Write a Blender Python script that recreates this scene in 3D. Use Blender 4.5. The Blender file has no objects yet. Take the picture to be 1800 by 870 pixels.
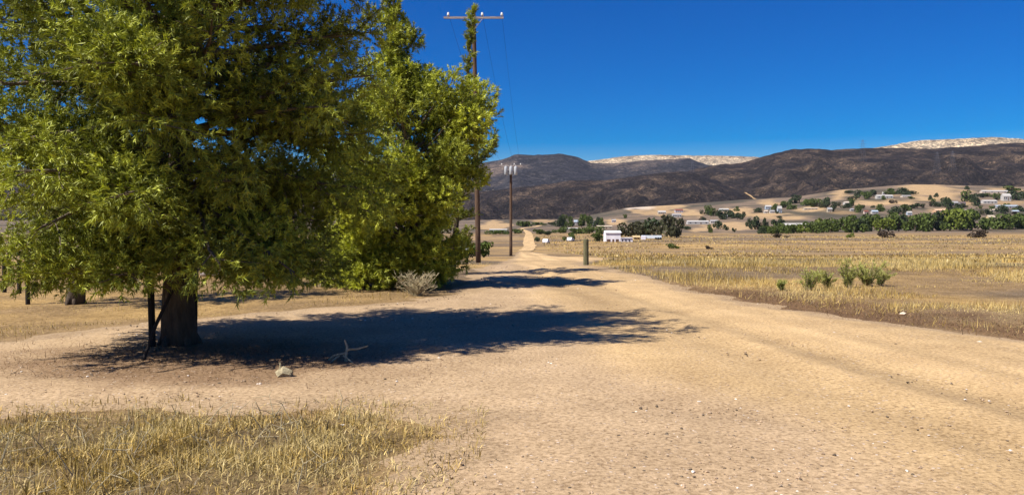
import bpy, math, random
import numpy as np
from mathutils import Vector, Matrix

R = math.radians
rng = np.random.default_rng(7)
random.seed(7)
scene = bpy.context.scene
COL = scene.collection

# ------------------------------------------------------------------ camera
FPX = 1412.0                    # focal length in photograph pixels (1800 wide)
PITCH = math.atan(40 / FPX)
EYE = 1.6
cam_d = bpy.data.cameras.new('camera')
cam_d.sensor_width = 36
cam_d.lens = FPX / 1800 * 36
cam_d.clip_start = 0.05
cam_d.clip_end = 40000
cam = bpy.data.objects.new('camera', cam_d)
cam.location = (0, 0, EYE)
cam.rotation_euler = (R(90) - PITCH, 0, 0)
COL.objects.link(cam)
scene.camera = cam

# ------------------------------------------------------------------ light
SUN_EL = R(51)
SHADOW = Vector((0.875, 0.485))           # direction in which shadows fall on the ground
world = bpy.data.worlds.new('World')
scene.world = world
world.use_nodes = True
wn = world.node_tree
wn.nodes.clear()
sky = wn.nodes.new('ShaderNodeTexSky')
sky.sky_type = 'NISHITA'
sky.sun_disc = False
sky.sun_elevation = SUN_EL
sky.sun_rotation = math.atan2(-SHADOW.x, -SHADOW.y)
sky.altitude = 600
sky.air_density = 1.0
sky.dust_density = 0.3
sky.ozone_density = 4.0
hsv = wn.nodes.new('ShaderNodeHueSaturation')
hsv.inputs['Hue'].default_value = 0.522
hsv.inputs['Saturation'].default_value = 2.0
hsv.inputs['Value'].default_value = 1.0
bg = wn.nodes.new('ShaderNodeBackground')
bg.inputs['Strength'].default_value = 0.064
wo = wn.nodes.new('ShaderNodeOutputWorld')
wn.links.new(sky.outputs[0], hsv.inputs['Color'])
wn.links.new(hsv.outputs[0], bg.inputs[0])
wn.links.new(bg.outputs[0], wo.inputs[0])

sun_d = bpy.data.lights.new('sun', 'SUN')
sun_d.energy = 5.0
sun_d.angle = R(0.53)
sun_d.color = (1.0, 0.94, 0.84)
sun = bpy.data.objects.new('sun', sun_d)
to_sun = Vector((-SHADOW.x * math.cos(SUN_EL), -SHADOW.y * math.cos(SUN_EL), math.sin(SUN_EL)))
sun.rotation_euler = to_sun.to_track_quat('Z', 'Y').to_euler()
COL.objects.link(sun)

vs = scene.view_settings
vs.view_transform = 'Standard'
vs.look = 'None'
vs.exposure = 0.7
vs.gamma = 1.0
vs.use_curve_mapping = False
scene.cycles.use_denoising = True
scene.cycles.max_bounces = 6
scene.cycles.transparent_max_bounces = 4
scene.cycles.volume_bounces = 0

# ------------------------------------------------------------------ numeric helpers
def smooth(a, b, x):
    t = np.clip((x - a) / (b - a), 0, 1)
    return t * t * (3 - 2 * t)

_perm = np.random.default_rng(3).random((256, 256))
def vnoise(x, y):
    x = np.asarray(x, float); y = np.asarray(y, float)
    xi = np.floor(x).astype(int); yi = np.floor(y).astype(int)
    fx = x - xi; fy = y - yi
    fx = fx * fx * (3 - 2 * fx); fy = fy * fy * (3 - 2 * fy)
    a = _perm[xi & 255, yi & 255]; b = _perm[(xi + 1) & 255, yi & 255]
    c = _perm[xi & 255, (yi + 1) & 255]; d = _perm[(xi + 1) & 255, (yi + 1) & 255]
    return a * (1 - fx) * (1 - fy) + b * fx * (1 - fy) + c * (1 - fx) * fy + d * fx * fy
def fbm(x, y, o=4):
    s = 0; a = 0.5; n = 0
    for i in range(o):
        s = s + a * vnoise(x * 2 ** i + 17.3 * i, y * 2 ** i - 9.1 * i); n += a; a *= 0.5
    return s / n            # 0..1

def ray(px, py):
    a = (px - 900) / FPX; b = -(py - 435) / FPX
    vy = math.cos(PITCH) + b * math.sin(PITCH)
    vz = -math.sin(PITCH) + b * math.cos(PITCH)
    return a / vy, vz / vy          # x and z gained per metre of depth

FOOT_PX = np.array([-900, 700, 1000, 1100, 1200, 1300, 1400, 1480, 1600, 1800, 2700])
FOOT_PY = np.array([388, 388, 386, 367, 361, 353, 348, 336, 327, 331, 340])
def H(x, y):
    """height of the ground at (x, y); y is the depth away from the camera"""
    x = np.asarray(x, float); y = np.asarray(y, float)
    t = np.clip((y - 30) / 160, 0, 1)
    z = -4.5 * (1.0 * t + 0.9 * t * (1 - t) * 0.35)
    u = np.clip(x / np.maximum(y, 1), -1.3, 1.3)
    zf = 1.6 + 4.5 + (395 - np.interp(900 + FPX * u, FOOT_PX, FOOT_PY)) * 1700 / FPX
    k = np.clip((y - 780) / (1700 - 780), 0, 1.2)
    z = z + zf * k ** 1.25
    far = smooth(30, 200, y)
    z = z + far * (fbm(x / 60, y / 60, 3) - 0.5) * 1.0
    near = smooth(5, 14, np.hypot(x + 1, y * 0.6))
    z = z + (fbm(x / 5.0 + 40, y / 5.0, 3) - 0.5) * 0.16 * near * (1 - 0.8 * smooth(60, 200, y))
    return z
def Hs(x, y): return float(H(np.array(x), np.array(y)))

_dd = np.exp(np.linspace(math.log(2.5), math.log(1740), 6000))
def hit(px, py):
    sx, sz = ray(px, py)
    g = H(sx * _dd, _dd) - (EYE + sz * _dd)
    i = np.argmax(g > 0)
    if g[i] <= 0: i = len(_dd) - 1
    d = _dd[i]
    return Vector((sx * d, d, Hs(sx * d, d)))
def at(px, py, d):
    sx, sz = ray(px, py)
    return Vector((sx * d, d, EYE + sz * d))

def seg_sd(x, y, poly):
    """signed distance to polygon: positive inside"""
    P = np.array(poly, float); n = len(P)
    dmin = np.full(x.shape, 1e9); inside = np.zeros(x.shape, bool)
    for i in range(n):
        ax, ay = P[i]; bx, by = P[(i + 1) % n]
        ex, ey = bx - ax, by - ay
        t = np.clip(((x - ax) * ex + (y - ay) * ey) / (ex * ex + ey * ey), 0, 1)
        dmin = np.minimum(dmin, np.hypot(x - ax - t * ex, y - ay - t * ey))
        c = ((ay > y) != (by > y)) & (x < (bx - ax) * (y - ay) / (by - ay + 1e-12) + ax)
        inside ^= c
    return np.where(inside, dmin, -dmin)
def line_d(x, y, pts):
    d = np.full(np.shape(x), 1e9)
    for (ax, ay), (bx, by) in zip(pts[:-1], pts[1:]):
        ex, ey = bx - ax, by - ay
        t = np.clip(((x - ax) * ex + (y - ay) * ey) / (ex * ex + ey * ey), 0, 1)
        d = np.minimum(d, np.hypot(x - ax - t * ex, y - ay - t * ey))
    return d

# ------------------------------------------------------------------ mesh helpers
def link(o, parent=None):
    COL.objects.link(o)
    if parent is not None: o.parent = parent
    return o
def npmesh(name, V, F, mat=None, col=None, smooth_sh=False):
    """V (n,3), F (m,3) or (m,4) numpy arrays; col (n,3) point colours"""
    me = bpy.data.meshes.new(name)
    V = np.asarray(V, np.float32); F = np.asarray(F, np.int32)
    k = F.shape[1]; m = F.shape[0]
    me.vertices.add(len(V)); me.vertices.foreach_set('co', V.ravel())
    me.loops.add(m * k); me.loops.foreach_set('vertex_index', F.ravel())
    me.polygons.add(m); me.polygons.foreach_set('loop_start', np.arange(0, m * k, k, dtype=np.int32))
    me.update(calc_edges=True)
    if col is not None:
        a = me.color_attributes.new('Col', 'FLOAT_COLOR', 'POINT')
        c4 = np.ones((len(V), 4), np.float32); c4[:, :3] = col
        a.data.foreach_set('color', c4.ravel())
    me.polygons.foreach_set('use_smooth', np.full(m, smooth_sh))
    if mat is not None: me.materials.append(mat)
    return me
def npobj(name, V, F, mat, parent=None, col=None, smooth_sh=False):
    return link(bpy.data.objects.new(name, npmesh(name, V, F, mat, col, smooth_sh)), parent)
class MB:
    """collects shapes into one mesh"""
    def __init__(s): s.V = []; s.F = []
    def add(s, V, F):
        o = len(s.V); s.V += [tuple(v) for v in V]; s.F += [tuple(i + o for i in f) for f in F]; return s
    def box(s, c, d, rot=None):
        x, y, z = d[0] / 2, d[1] / 2, d[2] / 2
        P = [Vector(p) for p in ((-x, -y, -z), (x, -y, -z), (x, y, -z), (-x, y, -z), (-x, -y, z), (x, -y, z), (x, y, z), (-x, y, z))]
        if rot is not None: P = [rot @ p for p in P]
        return s.add([p + Vector(c) for p in P], [(3, 2, 1, 0), (4, 5, 6, 7), (0, 1, 5, 4), (1, 2, 6, 5), (2, 3, 7, 6), (3, 0, 4, 7)])
    def tube(s, pts, rad, n=8, cap=True, jit=0.0):
        pts = [Vector(p) for p in pts]; V = []; F = []
        for i, p in enumerate(pts):
            d = (pts[min(i + 1, len(pts) - 1)] - pts[max(i - 1, 0)]).normalized()
            ref = Vector((0, 1, 0)) if abs(d.y) < 0.9 else Vector((1, 0, 0))
            a = d.cross(ref).normalized(); b = d.cross(a)
            r = rad[i] if hasattr(rad, '__len__') else rad
            for k in range(n):
                t = 2 * math.pi * k / n
                rr = r * (1 + jit * (random.random() - 0.5))
                V.append(p + (a * math.cos(t) + b * math.sin(t)) * rr)
        for i in range(len(pts) - 1):
            for k in range(n):
                F.append((i * n + k, i * n + (k + 1) % n, (i + 1) * n + (k + 1) % n, (i + 1) * n + k))
        if cap:
            F.append(tuple(range(n))[::-1]); F.append(tuple((len(pts) - 1) * n + k for k in range(n)))
        return s.add(V, F)
    def mesh(s, name, mat, smooth_sh=False):
        me = bpy.data.meshes.new(name); me.from_pydata(s.V, [], s.F); me.update()
        if mat: me.materials.append(mat)
        if smooth_sh: me.polygons.foreach_set('use_smooth', [True] * len(me.polygons))
        return me
    def obj(s, name, mat, parent=None, smooth_sh=False):
        return link(bpy.data.objects.new(name, s.mesh(name, mat, smooth_sh)), parent)
def tag(o, label, cat, group=None, kind=None):
    o['label'] = label; o['category'] = cat
    if group: o['group'] = group
    if kind: o['kind'] = kind
    return o
def thing(name, loc, label, cat, group=None, rz=0, scale=None):
    o = bpy.data.objects.new(name, None); o.empty_display_size = 0.2
    o.location = loc; o.rotation_euler = (0, 0, rz)
    if scale is not None: o.scale = scale
    COL.objects.link(o)
    return tag(o, label, cat, group)
def struct(o): o['kind'] = 'structure'; return o

# ------------------------------------------------------------------ materials
class NT:
    def __init__(s, name):
        s.m = bpy.data.materials.new(name); s.m.use_nodes = True; s.t = s.m.node_tree; s.t.nodes.clear()
        s.out = s.n('ShaderNodeOutputMaterial'); s.bs = s.n('ShaderNodeBsdfPrincipled')
        s.l(s.bs.outputs[0], s.out.inputs[0])
        s.bs.inputs['Roughness'].default_value = 0.9
        s.bs.inputs['Specular IOR Level'].default_value = 0.15
    def n(s, t, **k):
        nd = s.t.nodes.new(t)
        for a, b in k.items(): setattr(nd, a, b)
        return nd
    def l(s, a, b): s.t.links.new(a, b)
    def coord(s, kind='Object'): return s.n('ShaderNodeTexCoord').outputs[kind]
    def mapping(s, v, scale):
        m = s.n('ShaderNodeMapping'); m.inputs['Scale'].default_value = scale; s.l(v, m.inputs[0]); return m.outputs[0]
    def noise(s, v, scale, detail=4, rough=0.55):
        nd = s.n('ShaderNodeTexNoise'); nd.inputs['Scale'].default_value = scale
        nd.inputs['Detail'].default_value = detail; nd.inputs['Roughness'].default_value = rough
        s.l(v, nd.inputs['Vector']); return nd.outputs[0]
    def ramp(s, f, stops):
        r = s.n('ShaderNodeValToRGB'); e = r.color_ramp.elements
        while len(e) < len(stops): e.new(0.5)
        for el, (p, c) in zip(e, stops): el.position = p; el.color = (*c, 1) if len(c) == 3 else c
        s.l(f, r.inputs[0]); return r.outputs[0]
    def mix(s, f, a, b, mode='MIX'):
        m = s.n('ShaderNodeMix', data_type='RGBA', blend_type=mode)
        for sock, v in ((m.inputs[0], f), (m.inputs[6], a), (m.inputs[7], b)):
            if hasattr(v, 'links'): s.l(v, sock)
            else: sock.default_value = v if not isinstance(v, tuple) else ((*v, 1) if len(v) == 3 else v)
        return m.outputs[2]
    def attr(s): return s.n('ShaderNodeAttribute', attribute_name='Col').outputs[0]
    def base(s, c):
        if hasattr(c, 'links'): s.l(c, s.bs.inputs['Base Color'])
        else: s.bs.inputs['Base Color'].default_value = (*c, 1)
        return s
    def bump(s, h, strength, dist):
        b = s.n('ShaderNodeBump'); b.inputs['Strength'].default_value = strength; b.inputs['Distance'].default_value = dist
        s.l(h, b.inputs['Height']); s.l(b.outputs[0], s.bs.inputs['Normal']); return s
    def rough(s, r): s.bs.inputs['Roughness'].default_value = r; return s
    def translucent(s, c, f):
        tr = s.n('ShaderNodeBsdfTranslucent'); mx = s.n('ShaderNodeMixShader'); mx.inputs[0].default_value = f
        if hasattr(c, 'links'): s.l(c, tr.inputs[0])
        else: tr.inputs[0].default_value = (*c, 1)
        s.l(s.bs.outputs[0], mx.inputs[1]); s.l(tr.outputs[0], mx.inputs[2]); s.l(mx.outputs[0], s.out.inputs[0]); return s

def simple(name, c, var=0.25, scale=6.0, rough=0.85, bump=0.0):
    t = NT(name); v = t.coord()
    f = t.noise(v, scale, 5, 0.6)
    t.base(t.ramp(f, [(0.3, tuple(x * (1 - var) for x in c)), (0.7, tuple(min(1, x * (1 + var)) for x in c))])).rough(rough)
    if bump: t.bump(f, bump, 0.02)
    return t.m

def mat_ground():
    t = NT('ground_soil'); v = t.coord()
    c = t.attr()
    f1 = t.noise(v, 1.3, 5, 0.65); f2 = t.noise(v, 14, 4, 0.7); f3 = t.noise(v, 0.05, 6, 0.7)
    c = t.mix(1.0, c, t.ramp(f1, [(0.3, (0.72, 0.70, 0.66)), (0.7, (1.2, 1.2, 1.2))]), 'MULTIPLY')
    c = t.mix(1.0, c, t.ramp(f2, [(0.35, (0.62, 0.6, 0.58)), (0.65, (1.25, 1.25, 1.25))]), 'MULTIPLY')
    c = t.mix(1.0, c, t.ramp(f3, [(0.3, (0.8, 0.78, 0.76)), (0.7, (1.15, 1.15, 1.15))]), 'MULTIPLY')
    t.base(c).bump(f2, 0.7, 0.05)
    return t.m
def mat_road():
    t = NT('road_dirt'); v = t.coord()
    c = t.attr()
    f1 = t.noise(v, 0.9, 5, 0.6)
    c = t.mix(1.0, c, t.ramp(f1, [(0.3, (0.84, 0.82, 0.80)), (0.7, (1.12, 1.12, 1.12))]), 'MULTIPLY')
    f2 = t.noise(v, 26, 4, 0.75)
    c = t.mix(1.0, c, t.ramp(f2, [(0.34, (0.55, 0.51, 0.47)), (0.5, (1, 1, 1)), (0.68, (1.32, 1.33, 1.36))]), 'MULTIPLY')
    vo = t.n('ShaderNodeTexVoronoi'); vo.inputs['Scale'].default_value = 30; t.l(v, vo.inputs['Vector'])
    cell = t.n('ShaderNodeSeparateColor'); t.l(vo.outputs['Color'], cell.inputs[0])
    grav = t.ramp(cell.outputs[0], [(0.80, (0, 0, 0)), (0.86, (1, 1, 1))])
    gm = t.ramp(vo.outputs['Distance'], [(0.28, (1, 1, 1)), (0.42, (0, 0, 0))])
    m1 = t.mix(1.0, grav, gm, 'MULTIPLY')
    patch = t.ramp(t.noise(v, 0.55, 3, 0.6), [(0.40, (0.3, 0.3, 0.3)), (0.60, (1, 1, 1))])
    m1 = t.mix(1.0, m1, patch, 'MULTIPLY')
    stone = t.ramp(cell.outputs[1], [(0.0, (0.16, 0.12, 0.09)), (0.5, (0.38, 0.27, 0.18)), (1.0, (0.62, 0.52, 0.44))])
    c = t.mix(m1, c, stone)
    h = t.n('ShaderNodeMath', operation='ADD'); t.l(f2, h.inputs[0]); t.l(m1, h.inputs[1])
    t.base(c).bump(h.outputs[0], 0.5, 0.02)
    return t.m
def mat_hill(name, lo, mid, hi, s1, s2, tanpos=0.66):
    t = NT(name); v = t.coord()
    f1 = t.noise(v, s1, 8, 0.68); f2 = t.noise(v, s2, 5, 0.75)
    c = t.ramp(f1, [(0.32, lo), (0.50, mid), (tanpos + 0.08, hi)])
    c = t.mix(1.0, c, t.ramp(f2, [(0.38, (0.5, 0.5, 0.52)), (0.55, (1, 1, 1)), (0.70, (1.9, 1.8, 1.65))]), 'MULTIPLY')
    f3 = t.noise(v, s2 * 3.3, 3, 0.8)
    c = t.mix(1.0, c, t.ramp(f3, [(0.36, (0.42, 0.42, 0.43)), (0.52, (1, 1, 1)), (0.68, (3.0, 2.75, 2.4))]), 'MULTIPLY')
    t.base(c).bump(f2, 1.0, 22.0)
    return t.m
def mat_leaf(name, tr=0.3):
    t = NT(name); c = t.attr(); t.base(c).rough(0.55); t.bs.inputs['Specular IOR Level'].default_value = 0.3
    t.translucent(t.mix(1.0, c, (1.3, 1.35, 0.6), 'MULTIPLY'), tr)
    return t.m
def mat_leaf_flat(name, c, var=0.4, tr=0.2, sc=3.0):
    t = NT(name); f = t.noise(t.coord(), sc, 3, 0.6)
    cc = t.ramp(f, [(0.3, tuple(x * (1 - var) for x in c)), (0.7, tuple(x * (1 + var) for x in c))])
    t.base(cc).rough(0.6).translucent(cc, tr); return t.m
def mat_bark(name, c, sc=(14, 14, 3)):
    t = NT(name); v = t.mapping(t.coord(), sc)
    f = t.noise(v, 1.0, 6, 0.7)
    t.base(t.ramp(f, [(0.3, tuple(x * 0.35 for x in c)), (0.6, c), (0.8, tuple(x * 1.6 for x in c))])).bump(f, 0.9, 0.04); return t.m

M = dict(
    ground=mat_ground(), road=mat_road(),
    chap=mat_hill('chaparral', (0.017, 0.0135, 0.0125), (0.033, 0.025, 0.021), (0.12, 0.086, 0.060), 0.010, 0.05, 0.57),
    chap2=mat_hill('far_chaparral', (0.020, 0.020, 0.025), (0.030, 0.029, 0.033), (0.13, 0.10, 0.08), 0.0022, 0.018, 0.62),  # bluish dark tones carry part of the distance haze in the colour
    tanhill=mat_hill('dry_grass_hill', (0.22, 0.17, 0.12), (0.36, 0.29, 0.20), (0.46, 0.38, 0.27), 0.004, 0.02),
    needle=mat_leaf('pine_needles', 0.12), grass=mat_leaf('dry_grass', 0.15),
    bark=mat_bark('pine_bark', (0.10, 0.075, 0.055)), twig=mat_bark('twig_bark', (0.20, 0.155, 0.11)),
    polewood=mat_bark('pole_wood', (0.14, 0.088, 0.058), (30, 30, 2)), greywood=mat_bark('weathered_wood', (0.17, 0.16, 0.09), (40, 40, 3)),
    paleboard=mat_bark('pale_crossarm_wood', (0.42, 0.36, 0.33), (3, 30, 30)),
    darkwood=mat_bark('dark_stake_wood', (0.035, 0.030, 0.028), (40, 40, 4)),
    deadwood=mat_bark('dead_wood', (0.50, 0.42, 0.26), (20, 20, 20)),
    porcelain=simple('porcelain', (0.6, 0.58, 0.54), 0.1, 8, 0.3), tank=simple('transformer_grey', (0.40, 0.42, 0.44), 0.08, 5, 0.4),
    wire=simple('wire', (0.02, 0.02, 0.022), 0.1), steel=simple('tower_steel', (0.10, 0.10, 0.12), 0.1, 1, 0.5),
    rock=mat_leaf('stone', 0.0), white=simple('white_paint', (0.74, 0.73, 0.74), 0.06, 0.7), glass=simple('window_glass', (0.03, 0.035, 0.05), 0.2, 1, 0.15),
    tyre=simple('tyre_rubber', (0.02, 0.02, 0.02), 0.1), door=simple('door_paint', (0.12, 0.07, 0.05), 0.2),
)
_flat = {}
def paint(c):
    k = tuple(round(x, 3) for x in c)
    if k not in _flat: _flat[k] = simple('wall_paint', k, 0.10, 0.6, 0.8)
    return _flat[k]

# ------------------------------------------------------------------ ground
RIGHT_EDGE = [(13, -6), (11, 0), (9.2, 6), (8.0, 9), (6.9, 10.9), (5.7, 13.5), (4.75, 16.5), (3.95, 22), (3.25, 28), (2.75, 33)]
ROAD = RIGHT_EDGE + [(2.9, 37), (3.6, 44), (5.2, 54), (7.5, 64), (9.5, 74), (9.0, 84), (5.6, 92), (4.7, 104), (4.9, 130), (3.6, 170),
        (1.6, 170), (1.1, 130), (0.7, 100), (0.5, 80), (0.1, 60), (-0.3, 44), (-0.7, 34), (-0.9, 27), (-0.9, 22), (-1.2, 18.2), (-2.2, 16.6), (-3.7, 15.2),
        (-4.8, 13.9), (-5.9, 12.9), (-6.7, 10.9), (-8.6, 9.3), (-12, 8.2), (-17, 7.6),
        (-17, 4.6), (-9.5, 5.9), (-6.0, 6.5), (-4.3, 6.75), (-3.2, 7.1), (-1.5, 7.05), (-0.15, 6.7), (-0.35, 5.7), (-0.7, 4.8), (-1.0, 3.2), (-1.6, 0.5), (-3.4, -3), (-6, -6)]
def road_sd(x, y):
    return seg_sd(x, y, ROAD) + (fbm(x * 1.3, y * 1.3, 4) - 0.5) * 0.9 + (fbm(x * 6 + 5, y * 6, 2) - 0.5) * 0.22
SAND = np.array((0.45, 0.312, 0.158)); PINK = np.array((0.41, 0.292, 0.172))
SOIL = np.array((0.26, 0.175, 0.085)); GOLD = np.array((0.39, 0.26, 0.105)); GREYB = np.array((0.16, 0.122, 0.085))
MULCH = np.array((0.15, 0.088, 0.045)); TANF = np.array((0.46, 0.32, 0.17)); BRUSH = np.array((0.085, 0.075, 0.052))

TAN_PATCHES = [  # px, py, half width px, half height px, colour
    (1155, 363, 52, 9, TANF), (1150, 374, 44, 6, TANF * 0.9), (1128, 366, 24, 3, np.array((0.6, 0.5, 0.4))), (1215, 376, 22, 6, TANF),
    (1085, 391, 22, 5, TANF), (870, 397, 28, 9, TANF), (850, 418, 60, 4, TANF * 0.72), (955, 388, 25, 3, TANF * 0.8),
    (1230, 403, 16, 5, TANF), (1290, 398, 50, 8, TANF), (1300, 372, 26, 9, TANF), (1330, 378, 60, 4, TANF), (1380, 383, 40, 3, TANF),
    (1350, 356, 20, 5, TANF), (1425, 368, 22, 4, TANF * 1.05), (1476, 341, 16, 10, TANF), (1497, 349, 10, 3, TANF),
    (1560, 357, 62, 5, TANF * 1.05), (1640, 336, 50, 14, TANF), (1610, 329, 30, 4, TANF), (1660, 347, 34, 5, TANF), (1655, 371, 22, 4, TANF * 1.1),
    (1760, 335, 40, 5, TANF * 0.9), (1770, 357, 35, 4, TANF * 0.8), (1700, 357, 16, 6, TANF * 0.8), (1480, 373, 30, 3, TANF * 0.6)]
def asinh_axis(lo, hi, c, a, n):
    t = np.linspace(math.asinh((lo - c) / a), math.asinh((hi - c) / a), n)
    return c + a * np.sinh(t)
gx = asinh_axis(-2300, 2600, 0, 14, 430)
gy = asinh_axis(-1200, 1745, 8, 16, 430)
X, Y = np.meshgrid(gx, gy)
Z = H(X, Y)
sd0 = seg_sd(X, Y, ROAD)
Z = Z - 0.0
n1 = fbm(X / 3.5, Y / 3.5, 4); n2 = fbm(X / 22 + 9, Y / 9, 4); n3 = fbm(X / 90, Y / 40 + 3, 4)
C = SOIL + (GOLD - SOIL) * smooth(0.4, 0.62, n1)[..., None]
C = C + (GREYB - C) * (smooth(0.5, 0.62, n2) * 0.75)[..., None]
st = fbm(X / 26 + 31, Y / 7, 4); kf = smooth(18, 40, Y) * smooth(600, 300, Y)
C = C + (GREYB - C) * (kf * smooth(.50, .60, st) * .8)[..., None]
C = C + (GOLD * 1.3 - C) * (kf * smooth(.46, .38, st) * .7)[..., None]
# right-hand field: gold near, dun bands further out
f = smooth(3, 12, X) * smooth(60, 120, Y)
C = C + (GOLD * 1.15 - C) * (f * 0.3)[..., None]
band = smooth(0.47, 0.58, fbm(X / 160 + 2, Y / 22, 3)) * smooth(110, 220, Y)
C = C + (GREYB * 1.15 - C) * (band * 0.85)[..., None]
far = smooth(480, 700, Y)
farc = np.array((0.20, 0.150, 0.105)) + (BRUSH - np.array((0.20, 0.150, 0.105))) * smooth(0.46, 0.60, n3)[..., None]
C = C + (farc - C) * far[..., None]
mul = smooth(1.9, 0.8, line_d(X, Y, [(3.4, 29), (4.3, 22), (5.4, 16.6), (6.6, 13.6), (8.0, 11.2), (10.5, 9)]) + (fbm(X * 1.1, Y * 1.1, 4) - 0.5) * 3.0) * smooth(24, 17, Y)
C = C + (MULCH - C) * (mul * 0.9)[..., None]
pat = smooth(0.1, 0.9, -sd0 + (fbm(X * 2, Y * 2, 3) - 0.5) * 0.8) * smooth(8.0, 7.0, Y) * smooth(0.5, -0.5, X) 
C = C + (np.array((0.13, 0.095, 0.048)) - C) * (pat * 0.85)[..., None]
lit = smooth(-0.5, 0.1, sd0 + (n1 - 0.5) * 1.4)
C = C + (PINK * 0.88 - C) * (lit * 0.85 * (1 - mul))[..., None]
under = smooth(2.6, 1.0, np.hypot((X + 4.3) / 1.25, Y - 10.3)) * 0.8
PX = 900 + FPX * X / np.maximum(Y, 1)
PYg = 395 - FPX * (Z - EYE) / np.maximum(Y, 1)
for (a, b, w, h, c) in TAN_PATCHES:
    e = np.hypot((PX - a) / w, (PYg - b) / h) + (fbm(PX / 14, PYg / 2.2 + a, 4) - 0.5) * 1.7
    k = np.where(Y > 230, smooth(1.15, 0.70, e), 0) * 0.92
    C = C + (c - C) * k[..., None]
def grid_faces(nr, nc):
    i = np.arange(nr * nc).reshape(nr, nc)
    return np.stack([i[:-1, :-1], i[:-1, 1:], i[1:, 1:], i[1:, :-1]], -1).reshape(-1, 4)
ground = struct(npobj('ground', np.stack([X, Y, Z], -1).reshape(-1, 3), grid_faces(*X.shape), M['ground'], col=C.reshape(-1, 3), smooth_sh=True))

# ------------------------------------------------------------------ dirt road (with the turnout round the front pine)
RUTS = [[(0.9, 60), (1.0, 40), (1.45, 28), (2.0, 22), (2.75, 17), (3.35, 12.5), (3.95, 8.6), (4.5, 6), (5.4, 2)],
        [(0.35, 50), (0.45, 34), (0.85, 25), (1.4, 19), (2.0, 14.5), (2.55, 11), (3.0, 7.8), (3.4, 5.6), (3.9, 2)],
        [(1.9, 40), (2.4, 28), (3.2, 20), (4.1, 15), (5.1, 11), (6.2, 8), (7.4, 5)],
        [(-16, 6.0), (-9, 7.6), (-6.2, 8.6), (-4, 8.3), (-2, 8.1), (0, 7.6), (3, 6)]]
rx = asinh_axis(-17, 14, 0.5, 8, 210); ry = asinh_axis(-6, 172, 7, 7, 430)
X, Y = np.meshgrid(rx, ry)
s = road_sd(X, Y)
Z = H(X, Y)
rise = np.clip(s / 0.5, -1.2, 1.0)
zz = Z + 0.018 * rise + 0.012
rutd = [line_d(X + (fbm(X * 0.7, Y * 0.4, 2) - 0.5) * 0.3, Y, r) for r in RUTS]
groove = sum(np.exp(-(d / 0.24) ** 2) * k for d, k in zip(rutd, (0.7, 0.65, 0.1, 0.25)))
shoulder = sum(np.exp(-((d - 0.48) / 0.2) ** 2) * k for d, k in zip(rutd, (0.9, 0.8, 0.1, 0.25)))
inside = smooth(0, 0.6, s)
zz = zz + inside * (-0.028 * groove + 0.014 * shoulder) * (0.5 + fbm(X / 1.5, Y / 1.5, 3))
zz = zz + inside * ((fbm(X * 1.6, Y * 1.6, 3) - 0.5) * 0.022 + (fbm(X * 8, Y * 8, 2) - 0.5) * 0.005)
track = smooth(-0.3, 1.2, X - np.interp(Y, [0, 6, 10, 17, 30, 60], [2.4, 1.7, 0.7, 0.2, 0.0, -1]) + (fbm(X / 2, Y / 3, 3) - 0.5) * 1.6)
C = PINK + (SAND - PINK) * track[..., None]
C = C * (1 - 0.13 * np.clip(groove, 0, 1) * inside * smooth(.3, .6, fbm(X / 1.2 + 3, Y / 1.2, 3)))[..., None] * (1 + 0.06 * np.clip(shoulder, 0, 1))[..., None]
lat = X - np.interp(Y, [p[1] for p in RUTS[0]][::-1], [p[0] for p in RUTS[0]][::-1])
stripe = fbm(lat * 1.5 + 40, Y / 16, 4)
on = smooth(-4.0, -1.0, lat)
C = C * (1 + on * (stripe - 0.5) * 0.75)[..., None]
zz = zz + inside * on * (stripe - 0.5) * 0.025
C = C * (0.86 + 0.28 * fbm(X / 1.7, Y / 3.1, 4))[..., None]
C = C * (1 + 0.16 * smooth(30, 60, Y))[..., None]
edge = smooth(0.45, -0.1, s + (fbm(X * 3, Y * 3, 2) - 0.5) * 0.4)
C = C + (PINK * 0.80 - C) * (edge * 0.8)[..., None]
# duff of fallen brown needles under the front pine
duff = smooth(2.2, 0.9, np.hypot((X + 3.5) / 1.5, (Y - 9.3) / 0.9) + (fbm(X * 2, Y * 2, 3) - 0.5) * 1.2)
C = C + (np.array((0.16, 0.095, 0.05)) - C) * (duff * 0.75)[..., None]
F = grid_faces(*X.shape)
keep = (s.ravel()[F] > -0.75).any(1)
F = F[keep]
used = np.unique(F); remap = -np.ones(X.size, int); remap[used] = np.arange(len(used))
struct(npobj('dirt_road', np.stack([X, Y, zz], -1).reshape(-1, 3)[used], remap[F], M['road'], col=C.reshape(-1, 3)[used], smooth_sh=True))

def strip(name, pts, width, mat, colour, lift=0.15, zf=None, n=6):
    """a narrow sheet draped over the terrain along world points"""
    P = []
    for a, b in zip(pts[:-1], pts[1:]):
        for k in range(n): P.append(Vector(a).lerp(Vector(b), k / n))
    P.append(Vector(pts[-1]))
    V = []; cols = []
    for i, p in enumerate(P):
        d = P[min(i + 1, len(P) - 1)] - P[max(i - 1, 0)]; d.z = 0; d.normalize()
        nrm = Vector((-d.y, d.x, 0)); w = width if not callable(width) else width(i / (len(P) - 1))
        for q in (-1, -0.5, 0, 0.5, 1):
            v = p + nrm * (q * w / 2 * (1 + 0.25 * (random.random() - 0.5)))
            v.z = (Hs(v.x, v.y) + lift) if zf is None else p.z + lift
            V.append(v); cols.append(np.array(colour) * (0.85 + 0.3 * random.random()))
    return struct(npobj(name, np.array(V), grid_faces(len(P), 5)[:, ::-1], mat, col=np.array(cols)))
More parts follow.
